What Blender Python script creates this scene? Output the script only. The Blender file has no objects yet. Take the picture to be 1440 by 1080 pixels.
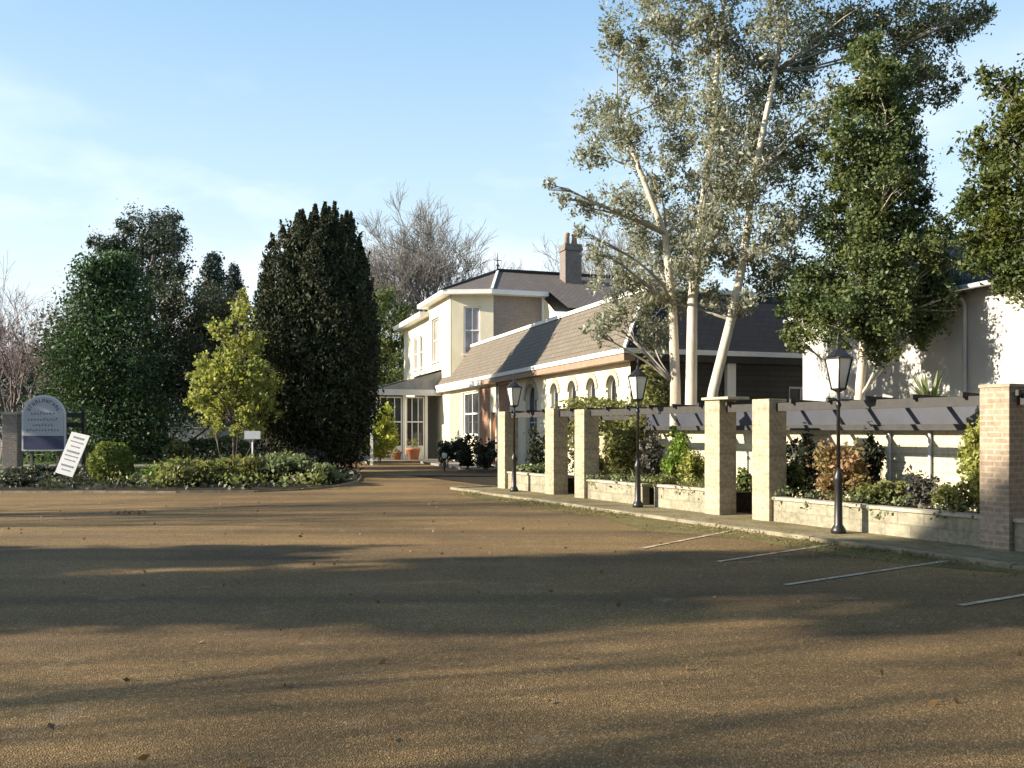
import bpy, math, random
import numpy as np
from mathutils import Vector, Matrix

S = bpy.context.scene
COL = S.collection
rnd = random.Random(7)
RNG = np.random.default_rng(11)

# ------------------------------------------------------------------ camera, world, sun, exposure
CAMH = 1.6
F_PX = 1250.0            # focal length in pixels of the 1440 wide photograph
HOR = 605.0              # horizon row
cam = bpy.data.cameras.new('camera')
cam.sensor_width = 36.0
cam.lens = 36.0 * F_PX / 1440.0
cam.shift_y = (HOR - 540.0) / 1440.0
cam.clip_start = 0.1
cam.clip_end = 3000
camo = bpy.data.objects.new('camera', cam)
COL.objects.link(camo)
camo.location = (0, 0, CAMH)
camo.rotation_euler = (math.radians(90), 0, 0)
S.camera = camo

SUN_EL = 22.0
SDX, SDY = -1.0, -0.2                       # horizontal direction towards the sun
sdl = math.hypot(SDX, SDY)
sd = Vector((SDX / sdl * math.cos(math.radians(SUN_EL)), SDY / sdl * math.cos(math.radians(SUN_EL)), math.sin(math.radians(SUN_EL))))
sun = bpy.data.lights.new('sun', 'SUN')
sun.energy = 5.0
sun.angle = math.radians(0.5)
sun.color = (1.0, 0.9, 0.74)
suno = bpy.data.objects.new('sun', sun)
COL.objects.link(suno)
suno.location = (-30, -6, 40)
suno.rotation_euler = sd.to_track_quat('Z', 'Y').to_euler()

W = bpy.data.worlds.new('World')
S.world = W
W.use_nodes = True
wn, wl = W.node_tree.nodes, W.node_tree.links
wn.clear()
w_out = wn.new('ShaderNodeOutputWorld')
w_bg = wn.new('ShaderNodeBackground')
w_bg.inputs['Strength'].default_value = 0.118
w_sky = wn.new('ShaderNodeTexSky')
w_sky.sky_type = 'NISHITA'
w_sky.sun_disc = False
w_sky.sun_elevation = math.radians(SUN_EL)
w_sky.sun_rotation = math.atan2(SDX, SDY)
w_sky.air_density = 1.0
w_sky.dust_density = 1.2
w_sky.ozone_density = 1.6
# soft broken cloud, as a function of direction only
w_tc = wn.new('ShaderNodeTexCoord')
w_map = wn.new('ShaderNodeMapping')
w_map.inputs['Scale'].default_value = (2.2, 2.2, 6.0)
w_map.inputs['Location'].default_value = (0.35, 0.1, 0.4)
w_no = wn.new('ShaderNodeTexNoise')
w_no.inputs['Scale'].default_value = 1.15
w_no.inputs['Detail'].default_value = 7
w_no.inputs['Roughness'].default_value = 0.55
w_rmp = wn.new('ShaderNodeMapRange')
w_rmp.inputs['From Min'].default_value = 0.47
w_rmp.inputs['From Max'].default_value = 0.74
w_sep = wn.new('ShaderNodeSeparateXYZ')
w_alt = wn.new('ShaderNodeMapRange')         # clouds only low in the sky
w_alt.inputs['From Min'].default_value = 0.42
w_alt.inputs['From Max'].default_value = 0.16
w_mul = wn.new('ShaderNodeMath'); w_mul.operation = 'MULTIPLY'
w_mix = wn.new('ShaderNodeMixRGB')
w_mix.inputs['Color2'].default_value = (5.0, 5.1, 5.2, 1)
wl.new(w_tc.outputs['Generated'], w_map.inputs['Vector'])
wl.new(w_map.outputs['Vector'], w_no.inputs['Vector'])
wl.new(w_no.outputs['Fac'], w_rmp.inputs['Value'])
wl.new(w_tc.outputs['Generated'], w_sep.inputs['Vector'])
wl.new(w_sep.outputs['Z'], w_alt.inputs['Value'])
wl.new(w_rmp.outputs['Result'], w_mul.inputs[0])
wl.new(w_alt.outputs['Result'], w_mul.inputs[1])
wl.new(w_mul.outputs['Value'], w_mix.inputs['Fac'])
w_vr = wn.new('ShaderNodeValToRGB')             # thin high veil over the sky, whiter towards the horizon
e = w_vr.color_ramp.elements
while len(e) < 5: e.new(0.5)
for k, (pp, cc) in enumerate(((0.03, (4.0, 4.2, 4.25)), (0.15, (3.35, 3.9, 4.1)), (0.27, (2.45, 3.35, 3.95)), (0.44, (1.45, 2.45, 3.65)), (0.8, (0.45, 1.0, 2.1)))):
    e[k].position = pp; e[k].color = (*cc, 1)
w_veil = wn.new('ShaderNodeMixRGB')
w_veil.inputs['Fac'].default_value = 0.8
wl.new(w_sep.outputs['Z'], w_vr.inputs['Fac'])
wl.new(w_sky.outputs['Color'], w_veil.inputs['Color1'])
wl.new(w_vr.outputs['Color'], w_veil.inputs['Color2'])
wl.new(w_veil.outputs['Color'], w_mix.inputs['Color1'])
wl.new(w_mix.outputs['Color'], w_bg.inputs['Color'])
wl.new(w_bg.outputs['Background'], w_out.inputs['Surface'])

S.view_settings.view_transform = 'Standard'
S.view_settings.look = 'None'
S.view_settings.gamma = 1.0
S.view_settings.use_curve_mapping = False
S.view_settings.exposure = 1.22
S.cycles.max_bounces = 6
S.cycles.transparent_max_bounces = 8

# ------------------------------------------------------------------ helpers
def P(x, y, Y):
    """photo pixel (1440x1080) at depth Y -> world point"""
    return Vector(((x - 720.0) / F_PX * Y, Y, CAMH + (HOR - y) / F_PX * Y))

def G(x, y):
    """photo pixel on the ground -> world point"""
    Y = F_PX * CAMH / (y - HOR)
    return Vector(((x - 720.0) / F_PX * Y, Y, 0.0))

def tag(o, label=None, cat=None, group=None, kind=None):
    if label: o['label'] = label
    if cat: o['category'] = cat
    if group: o['group'] = group
    if kind: o['kind'] = kind
    return o

def empty(name, loc, rz=0.0, **kw):
    o = bpy.data.objects.new(name, None)
    o.empty_display_size = 0.3
    COL.objects.link(o)
    o.location = loc
    o.rotation_euler = (0, 0, rz)
    tag(o, **kw)
    return o

class MB:
    """collects boxes, bars, tubes and polygons; build() links them as ONE mesh object"""
    def __init__(s):
        s.v = []; s.f = []; s.m = []; s.sm = []
    def quad(s, pts, mi=0, smooth=False):
        b = len(s.v)
        s.v += [tuple(p) for p in pts]
        s.f.append(tuple(range(b, b + len(pts)))); s.m.append(mi); s.sm.append(smooth)
    def box(s, x0, x1, y0, y1, z0, z1, mi=0):
        if x0 > x1: x0, x1 = x1, x0
        if y0 > y1: y0, y1 = y1, y0
        if z0 > z1: z0, z1 = z1, z0
        b = len(s.v)
        s.v += [(x0,y0,z0),(x1,y0,z0),(x1,y1,z0),(x0,y1,z0),(x0,y0,z1),(x1,y0,z1),(x1,y1,z1),(x0,y1,z1)]
        for q in ((0,3,2,1),(4,5,6,7),(0,1,5,4),(1,2,6,5),(2,3,7,6),(3,0,4,7)):
            s.f.append(tuple(b + i for i in q)); s.m.append(mi); s.sm.append(False)
        return s
    def bar(s, p, q, w, h, mi=0):
        p = Vector(p); q = Vector(q); d = (q - p).normalized()
        up = Vector((0, 0, 1))
        if abs(d.z) > 0.98: up = Vector((0, 1, 0))
        a = d.cross(up).normalized() * (w / 2); c = a.cross(d).normalized() * (h / 2)
        b = len(s.v)
        for e in (p, q):
            for sx, sy in ((-1,-1),(1,-1),(1,1),(-1,1)):
                s.v.append(tuple(e + a * sx + c * sy))
        for k in ((0,3,2,1),(4,5,6,7),(0,1,5,4),(1,2,6,5),(2,3,7,6),(3,0,4,7)):
            s.f.append(tuple(b + i for i in k)); s.m.append(mi); s.sm.append(False)
        return s
    def tube(s, pts, rad, n=6, mi=0, cap=True):
        pts = [Vector(p) for p in pts]
        if not hasattr(rad, '__len__'): rad = [rad] * len(pts)
        b = len(s.v)
        for i, p in enumerate(pts):
            d = (pts[min(i + 1, len(pts) - 1)] - pts[max(i - 1, 0)])
            d = d.normalized() if d.length > 1e-9 else Vector((0, 0, 1))
            up = Vector((1, 0, 0)) if abs(d.x) < 0.8 else Vector((0, 1, 0))
            a = d.cross(up).normalized(); c = d.cross(a)
            for k in range(n):
                t = 2 * math.pi * k / n
                s.v.append(tuple(p + (a * math.cos(t) + c * math.sin(t)) * rad[i]))
        for i in range(len(pts) - 1):
            for k in range(n):
                k2 = (k + 1) % n
                s.f.append((b + i*n + k, b + i*n + k2, b + (i+1)*n + k2, b + (i+1)*n + k)); s.m.append(mi); s.sm.append(True)
        if cap:
            s.f.append(tuple(b + k for k in reversed(range(n)))); s.m.append(mi); s.sm.append(False)
            s.f.append(tuple(b + (len(pts)-1)*n + k for k in range(n))); s.m.append(mi); s.sm.append(False)
        return s
    def lathe(s, prof, c=(0, 0, 0), n=12, mi=0, smooth=True):
        b = len(s.v); c = Vector(c)
        for r, z in prof:
            for k in range(n):
                t = 2 * math.pi * (k + 0.5) / n
                s.v.append((c.x + r * math.cos(t), c.y + r * math.sin(t), c.z + z))
        for i in range(len(prof) - 1):
            for k in range(n):
                k2 = (k + 1) % n
                s.f.append((b + i*n + k, b + i*n + k2, b + (i+1)*n + k2, b + (i+1)*n + k)); s.m.append(mi); s.sm.append(smooth)
        s.f.append(tuple(b + k for k in reversed(range(n)))); s.m.append(mi); s.sm.append(False)
        s.f.append(tuple(b + (len(prof)-1)*n + k for k in range(n))); s.m.append(mi); s.sm.append(False)
        return s
    def prism(s, poly, y0, y1, mi=0):
        """polygon in x,z extruded along y"""
        n = len(poly); b = len(s.v)
        s.v += [(x, y0, z) for x, z in poly] + [(x, y1, z) for x, z in poly]
        s.f.append(tuple(b + k for k in range(n))); s.m.append(mi); s.sm.append(False)
        s.f.append(tuple(b + n + k for k in reversed(range(n)))); s.m.append(mi); s.sm.append(False)
        for k in range(n):
            k2 = (k + 1) % n
            s.f.append((b + k2, b + k, b + n + k, b + n + k2)); s.m.append(mi); s.sm.append(False)
        return s
    def slab(s, poly, z0, z1, mi=0):
        """polygon in x,y extruded along z"""
        n = len(poly); b = len(s.v)
        s.v += [(x, y, z0) for x, y in poly] + [(x, y, z1) for x, y in poly]
        s.f.append(tuple(b + k for k in reversed(range(n)))); s.m.append(mi); s.sm.append(False)
        s.f.append(tuple(b + n + k for k in range(n))); s.m.append(mi); s.sm.append(False)
        for k in range(n):
            k2 = (k + 1) % n
            s.f.append((b + k, b + k2, b + n + k2, b + n + k)); s.m.append(mi); s.sm.append(False)
        return s
    def build(s, name, mats, parent=None, off=(0, 0, 0), bevel=0.0):
        if not isinstance(mats, (list, tuple)): mats = [mats]
        off = Vector(off)
        me = bpy.data.meshes.new(name)
        me.from_pydata([tuple(Vector(v) - off) for v in s.v], [], s.f)
        for m in mats: me.materials.append(m)
        me.polygons.foreach_set('material_index', s.m)
        me.polygons.foreach_set('use_smooth', s.sm)
        uv = me.uv_layers.new(name='UVMap')
        for p in me.polygons:                                   # box projection in metres
            n = p.normal
            if abs(n.z) > 0.85: ax, ay = Vector((1, 0, 0)), Vector((0, 1, 0))
            else:
                ax = Vector((-n.y, n.x, 0)).normalized(); ay = n.cross(ax)
                if ay.z < 0: ay = -ay
            for li in p.loop_indices:
                co = me.vertices[me.loops[li].vertex_index].co
                uv.data[li].uv = (co.dot(ax), co.dot(ay))
        me.update()
        o = bpy.data.objects.new(name, me)
        COL.objects.link(o)
        if parent is not None: o.parent = parent
        if bevel:
            bm = o.modifiers.new('bevel', 'BEVEL'); bm.width = bevel; bm.segments = 2; bm.limit_method = 'ANGLE'
        return o

def copy_tree(o, parent=None):
    c = o.copy(); COL.objects.link(c)
    if parent is not None: c.parent = parent
    for ch in list(o.children): copy_tree(ch, c)
    return c

# ------------------------------------------------------------------ materials
def new_mat(name):
    m = bpy.data.materials.new(name); m.use_nodes = True
    nt = m.node_tree; nt.nodes.clear()
    out = nt.nodes.new('ShaderNodeOutputMaterial')
    b = nt.nodes.new('ShaderNodeBsdfPrincipled')
    nt.links.new(b.outputs[0], out.inputs['Surface'])
    return m, nt, b, out

def N(nt, t, **kw):
    n = nt.nodes.new(t)
    for k, v in kw.items():
        if k in n.inputs: n.inputs[k].default_value = v
        else: setattr(n, k, v)
    return n

def ramp(nt, fac, stops):
    r = nt.nodes.new('ShaderNodeValToRGB')
    e = r.color_ramp.elements
    while len(e) < len(stops): e.new(0.5)
    for i, (p, c) in enumerate(stops):
        e[i].position = p; e[i].color = (c[0], c[1], c[2], 1)
    nt.links.new(fac, r.inputs['Fac'])
    return r.outputs['Color']

def mixc(nt, fac, a, b, mode='MIX'):
    m = nt.nodes.new('ShaderNodeMixRGB'); m.blend_type = mode
    for sock, val in ((m.inputs['Fac'], fac), (m.inputs['Color1'], a), (m.inputs['Color2'], b)):
        if isinstance(val, (int, float)): sock.default_value = val
        elif isinstance(val, tuple): sock.default_value = (val[0], val[1], val[2], 1)
        else: nt.links.new(val, sock)
    return m.outputs['Color']

def noise(nt, scale, detail=4, rough=0.55, coord='Object', mapping=None):
    tc = nt.nodes.new('ShaderNodeTexCoord'); n = nt.nodes.new('ShaderNodeTexNoise')
    n.inputs['Scale'].default_value = scale; n.inputs['Detail'].default_value = detail; n.inputs['Roughness'].default_value = rough
    src = tc.outputs[coord]
    if mapping:
        mp = nt.nodes.new('ShaderNodeMapping'); mp.inputs['Scale'].default_value = mapping
        nt.links.new(src, mp.inputs['Vector']); src = mp.outputs['Vector']
    nt.links.new(src, n.inputs['Vector'])
    return n.outputs['Fac']

def bump(nt, b, h, strength=0.3, dist=0.02):
    bp = nt.nodes.new('ShaderNodeBump'); bp.inputs['Strength'].default_value = strength; bp.inputs['Distance'].default_value = dist
    nt.links.new(h, bp.inputs['Height']); nt.links.new(bp.outputs['Normal'], b.inputs['Normal'])

def plain(name, c, rough=0.6, var=0.12, scale=4.0, metal=0.0, dirt=0.0):
    m, nt, b, out = new_mat(name)
    lo = tuple(x * (1 - var) for x in c); hi = tuple(min(1, x * (1 + var)) for x in c)
    col = ramp(nt, noise(nt, scale, 5), [(0.3, lo), (0.7, hi)])
    if dirt:
        col = mixc(nt, ramp(nt, noise(nt, scale * 0.6, 6, 0.65, mapping=(1.6, 1.6, 0.35)), [(0.45, (0, 0, 0)), (0.75, (dirt,) * 3)]), col, tuple(x * 0.4 for x in c))
    nt.links.new(col, b.inputs['Base Color'])
    b.inputs['Roughness'].default_value = rough; b.inputs['Metallic'].default_value = metal
    bump(nt, b, noise(nt, scale * 12, 3), 0.15, 0.01)
    return m

def brick(name, c1, c2, mortar, bw=0.225, bh=0.075, ms=0.012, stain=0.3, rough=0.85):
    m, nt, b, out = new_mat(name)
    tc = N(nt, 'ShaderNodeUVMap')
    br = nt.nodes.new('ShaderNodeTexBrick')
    br.inputs['Scale'].default_value = 1.0
    br.inputs['Brick Width'].default_value = bw; br.inputs['Row Height'].default_value = bh
    br.inputs['Mortar Size'].default_value = ms; br.inputs['Bias'].default_value = 0.0
    br.inputs['Color1'].default_value = (*c1, 1); br.inputs['Color2'].default_value = (*c2, 1); br.inputs['Mortar'].default_value = (*mortar, 1)
    nt.links.new(tc.outputs['UV'], br.inputs['Vector'])
    col = mixc(nt, ramp(nt, noise(nt, 3.0, 6, 0.65), [(0.42, (0, 0, 0)), (0.75, (stain,) * 3)]), br.outputs['Color'], tuple(x * 0.35 for x in c1))
    col = mixc(nt, 0.35, col, ramp(nt, noise(nt, 14, 4), [(0.3, tuple(x * 0.55 for x in c1)), (0.7, tuple(min(1, x * 1.35) for x in c2))]))
    nt.links.new(col, b.inputs['Base Color']); b.inputs['Roughness'].default_value = rough
    h = mixc(nt, 0.7, noise(nt, 40, 3), br.outputs['Fac'])
    inv = nt.nodes.new('ShaderNodeInvert'); nt.links.new(br.outputs['Fac'], inv.inputs['Color'])
    bump(nt, b, mixc(nt, 0.3, inv.outputs['Color'], noise(nt, 40, 3)), 0.5, 0.012)
    return m

def leaf(name, c1, c2, c3=None, trans=0.3, rough=0.55):
    """c1..c2: from leaf to leaf; c3: from branch to branch"""
    m, nt, b, out = new_mat(name)
    geo = nt.nodes.new('ShaderNodeNewGeometry')
    col = ramp(nt, geo.outputs['Random Per Island'], [(0.05, c1), (0.95, c2)])
    if c3: col = mixc(nt, ramp(nt, noise(nt, 1.1, 3), [(0.42, (0, 0, 0)), (0.62, (0.75,) * 3)]), col, c3)
    nt.links.new(col, b.inputs['Base Color']); b.inputs['Roughness'].default_value = rough
    b.inputs['Specular IOR Level'].default_value = 0.35
    tr = nt.nodes.new('ShaderNodeBsdfTranslucent')
    nt.links.new(mixc(nt, 0.5, col, mixc(nt, 1.0, col, (1.25, 1.3, 0.5), 'MULTIPLY')), tr.inputs['Color'])
    mx = nt.nodes.new('ShaderNodeMixShader'); mx.inputs['Fac'].default_value = trans
    nt.links.new(b.outputs[0], mx.inputs[1]); nt.links.new(tr.outputs[0], mx.inputs[2])
    nt.links.new(mx.outputs[0], out.inputs['Surface'])
    return m

def bark(name, c1, c2, scale=6.0, stretch=(1, 1, 0.25)):
    m, nt, b, out = new_mat(name)
    f = noise(nt, scale, 6, 0.65, mapping=stretch)
    nt.links.new(ramp(nt, f, [(0.35, c1), (0.65, c2)]), b.inputs['Base Color'])
    b.inputs['Roughness'].default_value = 0.85
    bump(nt, b, f, 0.5, 0.03)
    return m

def glass(name, c=(0.02, 0.022, 0.025), rough=0.08):
    m, nt, b, out = new_mat(name)
    nt.links.new(ramp(nt, noise(nt, 0.9, 2), [(0.3, c), (0.75, tuple(x * 2.5 for x in c))]), b.inputs['Base Color'])
    b.inputs['Roughness'].default_value = rough
    bump(nt, b, noise(nt, 1.3, 1), 0.05, 0.05)
    return m

def tarmac():
    m, nt, b, out = new_mat('driveway_tarmac')
    base = ramp(nt, noise(nt, 0.22, 6, 0.6), [(0.3, (0.165, 0.102, 0.044)), (0.5, (0.262, 0.166, 0.070)), (0.72, (0.345, 0.220, 0.094))])
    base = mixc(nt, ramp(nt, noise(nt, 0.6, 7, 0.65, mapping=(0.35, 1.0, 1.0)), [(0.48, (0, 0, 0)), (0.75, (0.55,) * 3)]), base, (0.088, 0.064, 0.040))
    base = mixc(nt, ramp(nt, noise(nt, 0.09, 3), [(0.45, (0, 0, 0)), (0.65, (0.4,) * 3)]), base, (0.165, 0.126, 0.058))
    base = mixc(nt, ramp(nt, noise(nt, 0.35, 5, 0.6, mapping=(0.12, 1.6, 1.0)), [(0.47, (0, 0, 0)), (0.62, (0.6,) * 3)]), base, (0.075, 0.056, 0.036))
    base = mixc(nt, ramp(nt, noise(nt, 1.7, 4, 0.6), [(0.62, (0, 0, 0)), (0.70, (0.45,) * 3)]), base, (0.34, 0.25, 0.15))
    tc = nt.nodes.new('ShaderNodeTexCoord')
    vo = nt.nodes.new('ShaderNodeTexVoronoi'); vo.inputs['Scale'].default_value = 95
    nt.links.new(tc.outputs['Object'], vo.inputs['Vector'])
    grit = ramp(nt, vo.outputs['Color'], [(0.0, (0.42,) * 3), (0.7, (1.0,) * 3), (0.93, (2.3,) * 3)])
    base = mixc(nt, 0.85, base, grit, 'MULTIPLY')
    base = mixc(nt, ramp(nt, noise(nt, 9, 5, 0.7), [(0.66, (0, 0, 0)), (0.74, (0.6,) * 3)]), base, (0.07, 0.052, 0.035))
    nt.links.new(base, b.inputs['Base Color'])
    b.inputs['Roughness'].default_value = 0.92
    b.inputs['Specular IOR Level'].default_value = 0.2
    bump(nt, b, mixc(nt, 0.5, vo.outputs['Distance'], noise(nt, 28, 4)), 0.7, 0.02)
    return m

def earth(name, stops, s=0.8, fine=25):
    m, nt, b, out = new_mat(name)
    c = ramp(nt, noise(nt, s, 8, 0.7), stops)
    c = mixc(nt, 0.6, c, ramp(nt, noise(nt, fine, 5, 0.7), [(0.3, (0.45,) * 3), (0.7, (1.5,) * 3)]), 'MULTIPLY')
    nt.links.new(c, b.inputs['Base Color']); b.inputs['Roughness'].default_value = 0.95
    b.inputs['Specular IOR Level'].default_value = 0.15
    bump(nt, b, noise(nt, fine, 5), 0.6, 0.03)
    return m

def tiles(name, c1, c2, c3, bw=0.27, bh=0.2):
    m, nt, b, out = new_mat(name)
    tc = N(nt, 'ShaderNodeUVMap')
    br = nt.nodes.new('ShaderNodeTexBrick')
    br.inputs['Scale'].default_value = 1.0; br.inputs['Brick Width'].default_value = bw; br.inputs['Row Height'].default_value = bh
    br.inputs['Mortar Size'].default_value = 0.012
    br.inputs['Color1'].default_value = (*c1, 1); br.inputs['Color2'].default_value = (*c2, 1); br.inputs['Mortar'].default_value = (*[x * 0.3 for x in c1], 1)
    nt.links.new(tc.outputs['UV'], br.inputs['Vector'])
    col = mixc(nt, ramp(nt, noise(nt, 0.8, 6, 0.65), [(0.45, (0, 0, 0)), (0.72, (0.7,) * 3)]), br.outputs['Color'], c3)
    nt.links.new(col, b.inputs['Base Color']); b.inputs['Roughness'].default_value = 0.8
    inv = nt.nodes.new('ShaderNodeInvert'); nt.links.new(br.outputs['Fac'], inv.inputs['Color'])
    bump(nt, b, inv.outputs['Color'], 0.5, 0.02)
    return m

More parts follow.
